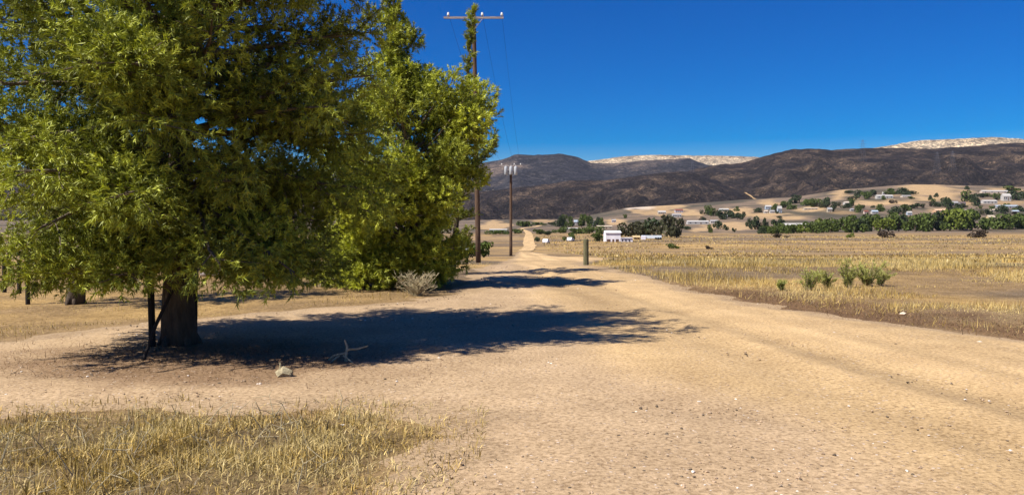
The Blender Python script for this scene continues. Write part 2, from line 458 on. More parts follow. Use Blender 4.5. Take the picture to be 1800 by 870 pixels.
strip('dirt_road', [(2.6, 168, 0), (4.0, 200, 0), (5.4, 240, 0), (6.0, 290, 0), (8, 380, 0), (11, 520, 0), (13, 660, 0), (13, 800, 0), (9, 880, 0), (14, 960, 0), (32, 1050, 0), (40, 1140, 0)],
      lambda t: 3.1 + 3.5 * t, M['road'], SAND * 1.15, 0.12, n=8)

# ------------------------------------------------------------------ hills
HILLS = {}
def hill(name, crest, Df, Dc, mat, foot_z=None, u0=-0.72, u1=0.80, nc=400, nr=70, gully=1.0, gs=0.6, power=1.15, back=0.5):
    cp = np.array(crest, float)
    u = np.linspace(u0, u1, nc); px = 900 + FPX * u
    cz = EYE + (395 - np.interp(px, cp[:, 0], cp[:, 1])) * Dc / FPX
    w = np.concatenate([np.linspace(0, 1, nr), 1 + np.linspace(0, 1, 14)[1:] * back])
    U, Wv = np.meshgrid(u, w)
    Yh = Df + (Dc - Df) * Wv; Xh = U * Yh
    fz = H(U * Df, np.full_like(U, Df)) - 6 if foot_z is None else np.full_like(U, foot_z)
    up = np.clip(Wv, 0, 1)
    zc = cz[None, :] + (fbm(px / 7.0, px * 0 + Dc, 3)[None, :] - 0.5) * 2.2 * Dc / FPX
    Zh = fz + (zc - fz) * up ** power
    L = (Dc - Df) * 0.28 * gs
    warp = fbm(Xh / L * 0.7 + 5, Yh / L * 0.5, 3) * 1.6
    g = 1 - np.abs(2 * fbm(Xh / L + warp, Yh / (L * 2.2) + Dc, 5) - 1)
    amp = (zc - fz) * 0.30 * gully
    Zh = Zh - amp * (g - 0.35) * np.sin(np.pi * np.clip(up, 0, 1)) ** 0.8 * (1 - up ** 5)
    Zh = Zh - np.clip(Wv - 1, 0, 9) * (Dc - Df) * 0.35
    o = struct(npobj(name, np.stack([Xh, Yh, Zh], -1).reshape(-1, 3), grid_faces(*U.shape), mat, smooth_sh=True))
    HILLS[name] = (u, Yh, Zh)
    return o
def hill_hit(name, px, py):
    u, Yh, Zh = HILLS[name]
    j = int(np.argmin(np.abs(900 + FPX * u - px)))
    yy = np.linspace(Yh[0, j], Yh[:, j].max(), 800); zz_ = np.interp(yy, Yh[:, j], Zh[:, j])
    sx, sz = ray(px, py)
    g = zz_ - (EYE + sz * yy); i = int(np.argmax(g > 0))
    if g[i] <= 0: i = int(np.argmax(g))
    return Vector((sx * yy[i], yy[i], zz_[i]))
hill('hill_front', [(-400, 330), (600, 322), (800, 338), (860, 336), (900, 331), (960, 324), (1010, 317), (1060, 317), (1110, 311), (1160, 304), (1200, 302), (1215, 303), (1260, 318), (1330, 345), (1500, 372), (2300, 385)],
     1640, 2500, M['chap'], gully=2.2, gs=0.5)
hill('hill_right', [(-400, 400), (1000, 372), (1120, 345), (1170, 318), (1215, 299), (1260, 290), (1300, 287), (1335, 278), (1365, 269), (1390, 263), (1440, 262), (1460, 265), (1490, 262), (1540, 261), (1640, 262), (1700, 258), (1760, 253), (1800, 252), (2300, 262)],
     1660, 3000, M['chap'], gully=2.0, gs=0.45)
hill('mountain_ridge', [(-400, 290), (600, 300), (840, 288), (885, 281), (905, 272), (940, 273), (990, 271), (1015, 277), (1040, 287), (1085, 288), (1110, 284), (1160, 281), (1212, 279), (1240, 290), (1330, 300), (1600, 300), (2300, 300)],
     2900, 4800, M['chap2'], foot_z=60, gully=0.9, nc=300, nr=46)
hill('dry_ridge', [(-400, 310), (930, 300), (1000, 286), (1040, 283), (1070, 279), (1100, 275), (1150, 273), (1200, 274), (1250, 274), (1300, 275), (1335, 277), (1400, 286), (1600, 300), (2300, 300)],
     5000, 6600, M['tanhill'], foot_z=120, gully=0.5, nc=260, nr=30)
hill('dry_summit', [(-400, 330), (1300, 320), (1440, 275), (1500, 267), (1545, 259), (1580, 253), (1620, 247), (1660, 246), (1700, 244), (1740, 242), (1780, 244), (1810, 247), (1900, 258), (2300, 280)],
     3100, 4300, M['tanhill'], foot_z=80, gully=0.6, nc=260, nr=30)

def hill_track(hname, pts, width):
    P = [hill_hit(hname, *p) for p in pts]
    return strip('dirt_track', P, width, M['ground'], TANF * 0.85, lift=2.5, zf=1, n=3)
hill_track('hill_right', [(1208, 313), (1206, 318), (1203, 322), (1198, 327), (1197, 332), (1206, 336), (1216, 338)], 4)
hill_track('hill_right', [(1206, 336), (1240, 334), (1265, 333), (1300, 334), (1330, 336), (1345, 338)], 4)
hill_track('hill_right', [(1310, 340), (1318, 345), (1326, 351), (1335, 355)], 8)
hill_track('hill_right', [(1268, 346), (1275, 352), (1283, 358), (1290, 363)], 8)

# ------------------------------------------------------------------ pines
UP = Vector((0, 0, 1))
def rot_about(v, axis, a): return Matrix.Rotation(a, 3, axis) @ v
def needles(P, D, L, K, nl, w, tint, seed, spread=(30, 62)):
    """K needles round each shoot; returns V, F, colours"""
    g = np.random.default_rng(seed); n = len(P)
    D = D / np.linalg.norm(D, axis=1, keepdims=True)
    ref = np.where(np.abs(D[:, 2:3]) < 0.9, np.array([[0, 0, 1.0]]), np.array([[1.0, 0, 0]]))
    A = np.cross(D, ref); A /= np.linalg.norm(A, axis=1, keepdims=True); B = np.cross(D, A)
    t = g.random((n, K)); ph = g.random((n, K)) * 2 * np.pi; th = np.radians(g.uniform(*spread, (n, K)))
    base = P[:, None, :] + D[:, None, :] * (t * L[:, None])[..., None]
    dr = D[:, None, :] * np.cos(th)[..., None] + (A[:, None, :] * np.cos(ph)[..., None] + B[:, None, :] * np.sin(ph)[..., None]) * np.sin(th)[..., None]
    dr[..., 2] -= 0.10
    ln = nl * g.uniform(0.7, 1.2, (n, K)) * g.uniform(0.6, 1.25, (n, 1))
    side = np.cross(dr, g.normal(size=(n, K, 3))); side /= np.linalg.norm(side, axis=2, keepdims=True) + 1e-9
    w = w * g.uniform(0.7, 1.3, (n, K))[..., None]
    V = np.stack([base + side * w / 2, base - side * w / 2, base + dr * ln[..., None]], 2).reshape(-1, 3)
    F = np.arange(len(V)).reshape(-1, 3)
    c = np.repeat(tint, K * 3, axis=0) * np.repeat(g.uniform(0.75, 1.25, n * K), 3)[:, None]
    return V, F, c
def pine(label, base, Ht, prof, hb, n_limb, seed, trunk_r, droop=0.0, lean=(0, 0), K=34, nl=0.10, w=0.007, sub_n=15, shoot_gap=0.085,
         g0=(0.075, 0.098, 0.018), g1=(0.17, 0.185, 0.032), group='pines beside the dirt road', bias=None, upturn=0.0, low_cut=0.0, extra=(), el0=8.0, elj=24.0, inner=0.22, lobe=(0.4, 0, 2), rj=(0.72, 1.14)):
    rd = random.Random(seed)
    root = thing('pine_tree', base, label, 'tree', group)
    tp = [Vector((lean[0] * t + 0.06 * math.sin(3 * t * 2 + seed) * t, lean[1] * t + 0.05 * math.cos(4 * t + seed) * t, t * Ht)) for t in np.linspace(0, 1, 16)]
    tp[0].z = -0.15
    tr = [trunk_r * (1.15 if i == 0 else 1.03 if i == 1 else (1 - i / 15.5) ** 0.85) for i in range(16)]
    tb = MB(); tb.tube(tp, tr, 14, jit=0.16)
    for k in range(5):                                        # root flare
        a = k * 1.256 + rd.random(); d = Vector((math.cos(a), math.sin(a), 0))
        tb.tube([d * trunk_r * 0.7 + UP * 0.2, d * trunk_r * 1.1 + UP * 0.05, d * trunk_r * 1.5 - UP * 0.05], [trunk_r * 0.3, trunk_r * 0.26, trunk_r * 0.12], 7, jit=0.2)
    tb.obj('trunk', M['bark'], root, True)
    def trunk_at(h):
        f = max(0, min(0.999, h / Ht)) * 15; i = int(f); return tp[i].lerp(tp[i + 1], f - i)
    br = MB(); P = []; D = []; L = []; T = []
    ga = rd.random() * 6.28
    limbs = [(hb + (Ht * 0.985 - hb) * (i / (n_limb - 1)) ** 1.12, None, 1.0) for i in range(n_limb)] + list(extra)
    for i, (h, az, lf) in enumerate(limbs):
        t = (h - hb) / (Ht - hb)
        ga += 2.39996 + rd.uniform(-0.5, 0.5)
        a = ga if az is None else az
        Rr = float(np.interp(h, [p[0] for p in prof], [p[1] for p in prof])) * rd.uniform(*rj) * lf
        if bias: Rr *= 1 + bias[1] * math.cos(a - bias[0])
        if Rr < 0.12: Rr = 0.12
        el = min(R(62), R(el0 + (52 - el0) * t + rd.uniform(-elj, elj))) - droop * (1 - t) * 0.4
        lj = rd.uniform(0.3, 1.5); p = trunk_at(h).copy(); pts = [p.copy()]; dirs = []
        ns = 8; step = Rr / ns / max(0.72, math.cos(el)) * 1.02
        for k in range(ns):
            a2 = a + rd.uniform(-0.18, 0.18)
            e2 = el + (upturn * min(1, 0.25 + 2.5 * t) - droop * lj * (1 - t) * 0.9) * (k / ns) + rd.uniform(-0.12, 0.12)
            d = Vector((math.cos(a2) * math.cos(e2), math.sin(a2) * math.cos(e2), math.sin(e2)))
            if (p + d * step).z < low_cut + 0.12 and d.z < 0.05: d.z = 0.05; d.normalize()
            p = p + d * step; pts.append(p.copy()); dirs.append(d)
        r0 = max(0.012, trunk_r * 0.26 * (Rr / 2.2) ** 0.8)
        br.tube(pts, [r0 * (1 - 0.85 * k / ns) for k in range(ns + 1)], 5, cap=False)
        tone = rd.random()
        for lb in range(lobe[2]):                             # rounded masses of shoots towards the limb's end
            if Rr < 0.45: break
            f = min(0.999, (0.45 + 0.55 * (lb + 1) / lobe[2]) * rd.uniform(0.9, 1.0)) * ns; k = int(f)
            q = pts[k].lerp(pts[k + 1], f - k) + Vector((rd.uniform(-.2, .2), rd.uniform(-.2, .2), rd.uniform(-.1, .15)))
            lr = lobe[0] * rd.uniform(0.65, 1.3) * min(1.1, (Rr / 2.2)) ** 0.5; lt = rd.random()
            for m in range(int(lobe[1] * (lr / lobe[0]) ** 2)):
                v = Vector((rd.gauss(0, 1), rd.gauss(0, 1), rd.gauss(0, 1))).normalized()
                rr0 = lr * rd.uniform(0.35, 1.0) ** 0.6
                o = q + Vector((v.x * rr0, v.y * rr0, v.z * rr0 * (0.72 + 0.5 * droop)))
                if o.z < low_cut: continue
                dv = (v * 0.9 + UP * (0.45 + upturn * 0.6 - droop) + Vector((rd.gauss(0, .3), rd.gauss(0, .3), rd.gauss(0, .3)))).normalized()
                P.append(o); D.append(dv); L.append(rd.uniform(0.06, 0.2)); T.append(min(1, max(0, 0.3 * lt + 0.3 * rd.random() + 0.4 * rr0 / lr)))  # deeper shoots get darker colour, standing in for shade inside the mass
        nsub = max(4, int(sub_n * Rr / 2.0))
        for sbi in range(nsub):
            tt = inner + (1 - inner) * (sbi + rd.random() * 0.6) / nsub
            tt = min(tt, 0.999); f = tt * ns; k = int(f)
            q = pts[k].lerp(pts[k + 1], f - k); d = dirs[k]
            sgn = 1 if sbi % 2 else -1
            sd = rot_about(d, UP, sgn * R(rd.uniform(28, 70))); sd.z += rd.uniform(-0.5, 0.7) + upturn * 0.5 - droop * (1 - t) * 0.35; sd.normalize()
            Ls = (0.22 + 0.34 * (1 - tt) * Rr / 2 + 0.12 * Rr / 2) * rd.uniform(0.7, 1.3) + (0.12 if tt > 0.9 else 0); Ls *= min(1.0, 0.3 + Rr)
            sp = [q]; dd = sd.copy()
            for m in range(4):
                dd = (dd + Vector((rd.uniform(-.15, .15), rd.uniform(-.15, .15), rd.uniform(-.1, .16) - 0.12 * droop * (1 - t)))).normalized()
                sp.append(sp[-1] + dd * Ls / 4)
            if sp[-1].z < low_cut: continue
            br.tube(sp, [0.009, 0.008, 0.006, 0.005, 0.003], 3, cap=False)
            nsh = max(3, int(Ls / shoot_gap) + 2)
            for m in range(nsh):
                f2 = (0.12 + 0.88 * (m + rd.random() * 0.5) / nsh) * 3.999; kk = int(f2)
                o = sp[kk].lerp(sp[kk + 1], f2 - kk)
                s2 = (sp[kk + 1] - sp[kk]).normalized()
                v = Vector((rd.gauss(0, 1), rd.gauss(0, 1), rd.gauss(0, 1))).normalized()
                sd2 = (s2 * 0.8 + v * 0.62 + UP * (0.16 + upturn * 0.3 - 0.35 * droop * (1 - t))).normalized()
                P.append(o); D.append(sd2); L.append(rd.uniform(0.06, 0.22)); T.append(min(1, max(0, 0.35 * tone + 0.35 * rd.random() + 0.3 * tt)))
    # leader
    for k in range(26):
        o = trunk_at(Ht * (0.86 + 0.14 * k / 26)); v = Vector((rd.gauss(0, 1), rd.gauss(0, 1), 0.8)).normalized()
        P.append(o); D.append(v); L.append(0.2); T.append(rd.random())
    br.obj('branches', M['twig'], root, True)
    P = np.array([tuple(v) for v in P]); D = np.array([tuple(v) for v in D]); L = np.array(L); T = np.array(T)[:, None]
    T = T ** 1.7; tint = np.array(g0) * (1 - T) + np.array(g1) * T  # power strengthens the interior shade put into the needle colour
    V, F, c = needles(P, D, L, K, nl, w, tint, seed)
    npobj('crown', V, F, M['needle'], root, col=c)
    return root
b1 = hit(316, 608)
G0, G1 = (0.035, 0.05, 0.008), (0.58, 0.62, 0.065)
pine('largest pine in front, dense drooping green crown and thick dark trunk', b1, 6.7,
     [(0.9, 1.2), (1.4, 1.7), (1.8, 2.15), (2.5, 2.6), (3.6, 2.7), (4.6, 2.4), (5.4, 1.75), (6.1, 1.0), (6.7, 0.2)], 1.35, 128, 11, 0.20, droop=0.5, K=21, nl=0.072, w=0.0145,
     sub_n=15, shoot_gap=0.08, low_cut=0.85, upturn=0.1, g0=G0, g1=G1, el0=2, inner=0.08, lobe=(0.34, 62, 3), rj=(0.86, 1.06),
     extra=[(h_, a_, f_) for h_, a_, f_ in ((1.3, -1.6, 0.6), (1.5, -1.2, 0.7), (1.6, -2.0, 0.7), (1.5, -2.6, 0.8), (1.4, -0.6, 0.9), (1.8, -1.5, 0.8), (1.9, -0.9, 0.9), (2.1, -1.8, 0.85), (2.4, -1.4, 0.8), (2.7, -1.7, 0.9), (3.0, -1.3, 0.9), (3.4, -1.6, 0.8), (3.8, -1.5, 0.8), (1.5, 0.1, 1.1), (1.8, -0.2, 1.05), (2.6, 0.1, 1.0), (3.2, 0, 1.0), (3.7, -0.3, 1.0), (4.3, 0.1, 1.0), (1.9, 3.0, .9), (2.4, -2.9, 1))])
b2 = hit(735, 503)
pine('bushy bright green pine with branches down to the ground, second along the road', b2, 7.3,
     [(0.2, 1.15), (1.0, 1.25), (1.8, 1.5), (2.4, 2.0), (3.0, 2.3), (3.6, 2.15), (4.0, 1.35), (4.5, 0.75), (6.3, 0.5), (6.9, 0.35), (7.3, 0.2)], 0.45, 92, 23, 0.19, droop=0.1, K=18, nl=0.105, w=0.023, lean=(-0.65, 0),
     sub_n=9, shoot_gap=0.10, g0=(0.05, 0.07, 0.009), g1=(0.70, 0.73, 0.075), upturn=0.4, bias=(math.pi, 0.08), low_cut=0.05, el0=-6, elj=22, inner=0.10, lobe=(0.44, 125, 2),
     extra=[(0.45, a_, f_) for a_, f_ in ((-3.0, 2.1), (-2.6, 1.95), (-2.2, 1.7), (-1.8, 1.35), (-1.4, 1.1), (-1.0, .9), (3.0, 2.1))] + [(0.8, a_, f_) for a_, f_ in ((-2.8, 1.95), (-2.3, 1.65), (-1.9, 1.35), (-1.5, 1.1), (-1.1, .95), (-3.1, 1.95))] + [(1.4, a_, 1.5) for a_ in (-3.0, -2.6, -2.2, -1.8)] + [(2.2, a_, 1.15) for a_ in (-3.0, -2.4, -2.0, -1.5)] + [(2.5, -0.2, 0.85), (2.9, 0.1, 0.9), (3.2, -0.5, 1.0), (2.2, -1.0, 1.1), (1.8, -1.3, 1.15)])
b3 = Vector((-1.95, 26.0, Hs(-1.95, 26.0)))
pine('third pine, slender top rising in front of the utility pole', b3, 8.5,
     [(0.4, 0.5), (1.2, 0.6), (2.2, 0.75), (3.0, 1.2), (4.3, 1.2), (5.2, 0.4), (6.0, 0.10), (7.0, 0.10), (8.5, 0.10)], 0.6, 66, 37, 0.10, droop=0.05, lean=(0.76, 0), K=18, nl=0.12, w=0.021,
     sub_n=18, shoot_gap=0.10, g0=G0, g1=G1, upturn=0.4, lobe=(0.3, 40, 1))
b4 = hit(130, 534)
pine('thin leaning pine with a stout bare trunk behind the left of the front pine', b4, 5.0,
     [(0.9, 0.9), (1.6, 1.4), (2.8, 1.5), (4.0, 1.1), (5.0, 0.25)], 1.5, 40, 51, 0.17, droop=0.4, lean=(0.9, 0), K=20, nl=0.10, w=0.015,
     sub_n=12, shoot_gap=0.10, low_cut=0.95, g0=G0, g1=G1, lobe=(0.32, 46, 2))

# stakes round the front pine
def stake(px, py, h, r, label, top_off=(0, 0), name='tree_stake'):
    b = hit(px, py)
    o = MB().tube([(0, 0, -0.15), (top_off[0] * 0.5, top_off[1] * 0.5, h * 0.5), (top_off[0], top_off[1], h)], [r, r * 0.97, r * 0.92], 9, jit=0.12).obj(name, M['darkwood'], None)
    o.location = b
    return tag(o, label, 'stake')
stake(268, 612, 1.75, 0.043, 'dark upright stake left of the front pine trunk', (-0.03, 0))
stake(341, 600, 1.55, 0.04, 'dark upright stake against the right side of the front pine trunk', (0.04, 0))
stake(241, 640, 0.80, 0.022, 'thin stick leaning against the stake beside the front pine', (0.18, 0.55), name='leaning_stick')

# ------------------------------------------------------------------ utility poles and wires
def utility_pole(base, hgt, r, lean, label, arm_z, arm_w, arm_x, ins, transformer=False, arm_t=0.11):
    root = thing('utility_pole', base, label, 'pole', 'utility poles along the road')
    pts = [Vector((lean * t, 0, hgt * t - (0.5 if t == 0 else 0))) for t in np.linspace(0, 1, 9)]
    MB().tube(pts, [r * (1 - 0.28 * t) for t in np.linspace(0, 1, 9)], 14, jit=0.05).obj('pole', M['polewood'], root, True)
    ax = lean * arm_z / hgt
    MB().box((ax + arm_x, -r - 0.03, arm_z), (arm_w, 0.10, arm_t)).obj('crossarm', M['paleboard'], root)
    for s_ in (-1, 1):
        MB().tube([(ax + s_ * 0.55, -r - 0.09, arm_z - 0.02), (ax + s_ * 0.06, -r - 0.02, arm_z - 0.62)], 0.018, 6).obj('brace', M['paleboard'], root)
    tips = []
    for ix in ins:
        i = MB().tube([(ax + ix, -r - 0.03, arm_z + arm_t / 2), (ax + ix, -r - 0.03, arm_z + 0.12)], 0.018, 6).obj('insulator_pin', M['steel'], root)
        MB().tube([(ax + ix, -r - 0.03, arm_z + q) for q in (0.11, 0.13, 0.19, 0.20, 0.27, 0.30)], [0.05, 0.085, 0.075, 0.05, 0.07, 0.03], 10).obj('insulator', M['porcelain'], i, True)
        tips.append(Vector(base) + Vector((ax + ix, -r - 0.03, arm_z + 0.26)))
    if transformer:
        for ix in (-0.62, 0.02, 0.62):
            t_ = MB().tube([(ax + ix, -r - 0.32, arm_z + q) for q in (-1.15, -1.12, -0.2, -0.16, -0.1)], [0.18, 0.21, 0.21, 0.19, 0.06], 14).obj('transformer', M['tank'], root, True)
            MB().tube([(ax + ix, -r - 0.32, arm_z + q) for q in (-0.12, 0.02, 0.08)], [0.045, 0.035, 0.02], 8).obj('bushing', M['porcelain'], t_)
        MB().box((ax, -r - 0.08, arm_z - 0.75), (1.5, 0.12, 0.10)).obj('transformer_bracket', M['steel'], root)
    return tips
pb1 = hit(841, 462); d1 = pb1.y; sc1 = d1 / FPX
tips1 = utility_pole(pb1, (462 - 14) * sc1, 0.155, -8 * sc1, 'tall brown wooden utility pole with pale crossarm rising behind the pines', (462 - 36) * sc1, 104 * sc1, 0.0, (-44 * sc1, 15 * sc1, 49 * sc1))
pb2 = hit(898, 450); d2 = pb2.y; sc2 = d2 / FPX
tips2 = utility_pole(pb2, (450 - 291) * sc2, 0.2, 0.0, 'farther slim utility pole carrying three grey transformers', (450 - 292) * sc2, 40 * sc2, 0, (-16 * sc2, 6 * sc2, 17 * sc2), True)
def wire(a, b, sag, label, r=0.007):
    pts = []
    for t in np.linspace(0, 1, 25):
        p = a.lerp(b, t); p.z -= sag * 4 * t * (1 - t); pts.append(p)
    o = MB().tube(pts, r, 5).obj('power_line', M['wire'])
    return tag(o, label, 'cable', 'wires between the two utility poles')
wire(tips1[0], tips2[0], 0.9, 'leftmost thin black wire strung between the two utility poles')
wire(tips1[1], tips2[1], 0.9, 'middle thin black wire strung between the two utility poles')
wire(tips1[2], tips2[2], 0.9, 'rightmost thin black wire strung between the two utility poles')

def post(px, py, h, r, mat, label, name, sq=False, cat='post', lean=0.0, group=None):
    b = hit(px, py)
    m = MB()
    if sq:
        m.tube([(0, 0, -0.2), (lean * .5, 0, h * 0.5), (lean, 0, h - 0.02), (lean, 0, h)], [r * 1.38, r * 1.4, r * 1.38, r * 1.28], 4, jit=0.03)
    else:
        m.tube([(0, 0, -0.2), (lean * .5, 0, h * 0.5), (lean, 0, h - 0.03), (lean, 0, h)], [r, r * 0.98, r * 0.96, r * 0.82], 10, jit=0.08)
    o = m.obj(name, mat); o.location = b
    return tag(o, label, cat, group), b
p_, b_ = post(1030, 466, 46 * hit(1030, 466).y / FPX, 0.115, M['greywood'], 'short thick weathered wooden post at the right edge of the road', 'wooden_post')
mp = thing('marker_post', hit(821, 463), 'short dark post with a pale band beside the tall utility pole', 'post')
MB().tube([(0, 0, -0.2), (0, 0, 0.6), (0, 0, 1.13), (0, 0, 1.15)], [0.07, 0.068, 0.066, 0.05], 9, jit=0.06).obj('post', M['darkwood'], mp)
MB().tube([(0, 0, 0.66), (0, 0, 0.84)], 0.078, 9).obj('band', M['tank'], mp)
for px, py, hh, lab in ((8, 514, 1.0, 'dark fence post in the dry grass nearest the left frame edge'), (34, 516, 0.8, 'short thin fence post second from the left'),
                        (49, 535, 0.95, 'dark fence post left of the leaning pine trunk, standing closest to the path'), (82, 506, 0.9, 'fence post just left of the leaning pine trunk')):
    post(px, py, hh, 0.045, M['darkwood'], lab, 'fence_post', group='old fence posts at the left')
lg = hit(378, 487)
o = MB().tube([(-0.45, 0, 0.07), (-0.2, 0.03, 0.08), (0.2, 0.02, 0.075), (0.48, 0.05, 0.085)], [0.06, 0.075, 0.07, 0.05], 9, jit=0.2).obj('fallen_log', M['paleboard'])
o.location = lg; tag(o, 'pale weathered log lying in the dry grass behind the front pine', 'log')

# ------------------------------------------------------------------ distant trees
def leaf_crown(n, seed, lobes=7, size=0.16, flat=1.0, dark=0.5):
    g = np.random.default_rng(seed)
    cen = g.normal(size=(lobes, 3)) * np.array([0.42, 0.42, 0.30]) + np.array([0, 0, 0.55]); rad = g.uniform(0.34, 0.58, lobes)
    cen[:, 2] = np.clip(cen[:, 2], 0.3, 0.78)
    k = g.integers(0, lobes, n); d = g.normal(size=(n, 3)); d /= np.linalg.norm(d, axis=1, keepdims=True)
    rr = rad[k] * g.uniform(0.55, 1.0, n) ** 0.5
    p = cen[k] + d * rr[:, None] * np.array([1, 1, 0.62 * flat])
    p[:, 2] = np.clip(p[:, 2], 0.04, 1.05)
    a = g.normal(size=(n, 3)); a /= np.linalg.norm(a, axis=1, keepdims=True); b = np.cross(a, g.normal(size=(n, 3))); b /= np.linalg.norm(b, axis=1, keepdims=True)
    s_ = size * g.uniform(0.6, 1.3, (n, 1))
    V = np.stack([p - a * s_ * 0.6, p + b * s_ * 0.6, p + a * s_ * 0.7, p - b * s_ * 0.5], 1)
    V[..., 2] *= 1.0
    return V.reshape(-1, 3), np.arange(n * 4).reshape(-1, 4)
LEAF = dict(green=mat_leaf_flat('leaves_green', (0.085, 0.115, 0.026)), bright=mat_leaf_flat('leaves_bright', (0.14, 0.17, 0.028)),
            olive=mat_leaf_flat('leaves_olive', (0.075, 0.075, 0.038)), dark=mat_leaf_flat('leaves_dark', (0.050, 0.068, 0.030)),
            brown=mat_leaf_flat('leaves_brown', (0.085, 0.065, 0.045)))
CROWN = {}
for kname, m_ in LEAF.items():
    CROWN[kname] = [npmesh('crown', *leaf_crown(520, 100 + 7 * q + len(kname)), m_) for q in range(4)]
tm = MB(); tm.tube([(0, 0, -0.05), (0.02, 0, 0.25), (0, 0.02, 0.55)], [0.07, 0.05, 0.02], 6)
for k in range(3):
    a = k * 2.1; tm.tube([(0.01, 0, 0.28), (0.25 * math.cos(a), 0.25 * math.sin(a), 0.55)], [0.03, 0.012], 4)
TRUNK = tm.mesh('trunk', M['bark'])
_tc = [0]
ORD = 'first second third fourth fifth sixth seventh eighth ninth tenth eleventh twelfth thirteenth fourteenth fifteenth sixteenth seventeenth eighteenth nineteenth twentieth'.split()
ORD += ['twenty-' + o for o in ORD[:9]] + ['thirtieth'] + ['thirty-' + o for o in ORD[:9]] + ['fortieth'] + ['forty-' + o for o in ORD[:9]] + ['fiftieth'] + ['fifty-' + o for o in ORD[:9]]
TONE = dict(bright='bright green', green='mid green', dark='dark green', olive='dull olive', brown='brown')
def far_tree(px, py, wpx, hpx, kind, label, group, name='tree', d=None, cat='tree'):
    b = hit(px, py) if d is None else Vector((ray(px, py)[0] * d, d, Hs(ray(px, py)[0] * d, d)))
    s_ = b.y / FPX; _tc[0] += 1
    r = thing(name, b, label, cat, group, rz=_tc[0] * 1.7, scale=(wpx * s_ / 1.7, wpx * s_ / 1.7, hpx * s_))
    link(bpy.data.objects.new('trunk', TRUNK), r)
    link(bpy.data.objects.new('crown', CROWN[kind][_tc[0] % 4]), r)
    return r
# hedgerow behind the right-hand field
rr_ = random.Random(5)
x_ = 1338; nh = 0
while x_ < 1830:
    py = float(np.interp(x_, [1330, 1500, 1650, 1830], [411, 408, 406, 401])) + rr_.uniform(-1, 1)
    hh = float(np.interp(x_, [1330, 1400, 1440, 1500, 1600, 1660, 1720, 1750, 1830], [11, 17, 24, 28, 30, 34, 32, 22, 28])) * rr_.uniform(0.75, 1.15)
    ww = hh * rr_.uniform(1.0, 1.35)
    if not (1730 < x_ < 1746):
        kind = rr_.choice(['bright', 'green', 'green', 'green', 'dark'])
        far_tree(x_, py, ww, hh, kind, f'{TONE[kind]} tree, {ORD[nh]} from the left end of the hedgerow behind the field', 'hedgerow trees behind the field'); nh += 1
    x_ += ww * rr_.uniform(0.36, 0.55)
# olive grove beside the white barn
for px, py, w_, h_, kd, lab in ((1105, 417, 34, 24, 'olive', 'low olive-brown tree just right of the white barn'), (1126, 416, 34, 27, 'olive', 'olive-brown tree directly behind the white trailer'),
        (1150, 416, 44, 37, 'dark', 'tallest broad dark tree behind the white trailer'), (1172, 417, 40, 36, 'olive', 'broad dark olive tree right of the white trailer'), (1189, 418, 24, 32, 'olive', 'dark narrow tree at the right end of the olive grove')):
    far_tree(px, py, w_, h_, kd, lab, 'dark grove by the trailer')
# trees round the houses left of the barn
for q, (px, w_, h_) in enumerate(((984, 16, 19), (994, 15, 20), (1003, 14, 17), (1022, 17, 21), (1033, 16, 20), (1052, 14, 20), (1058, 10, 15))):
    far_tree(px, 399, w_, h_, rr_.choice(['green', 'dark']), f'upright green tree, {ORD[q]} from the left in the far row left of the barn', 'far tree row left of the barn')
for q, (px, py, w_, h_) in enumerate(((985, 410, 26, 11), (1010, 411, 26, 10), (1036, 411, 28, 12), (1056, 412, 22, 13), (1002, 424, 18, 15), (1050, 424, 22, 14))):
    far_tree(px, py, w_, h_, 'green', ('low green bush, ' + ORD[q] + ' from the left below the long pale building') if q < 4 else ('round green bush behind the parked white car near the barn' if q == 4 else 'round green bush touching the left side of the white barn'), 'bushes left of the barn', name='bush', cat='bush')
for px, py, w_, h_, lab in ((868, 412, 22, 7, 'low bush farthest left in the row below the long white building'), (886, 412, 22, 7, 'low bush just left of the farther utility pole'), (905, 411, 22, 8, 'low bush just right of the farther utility pole, left of the road'), (950, 412, 22, 9, 'low bush right against the far road bend'), (963, 413, 18, 8, 'low bush second to the right of the far road bend'), (947, 396, 24, 5, 'flat dark bush above the far road bend'), (970, 396, 16, 5, 'flat dark bush at the left end of the far tree row'), (925, 399, 24, 10, 'dark bush standing over the top of the far road'), (912, 397, 16, 6, 'small dark bush left of the top of the far road'), (946, 425, 12, 8, 'small dark bush between the far road and the parked white car')):
    far_tree(px, py, w_, h_, rr_.choice(['green', 'dark']), lab, 'bushes along the far road', name='bush', cat='bush')
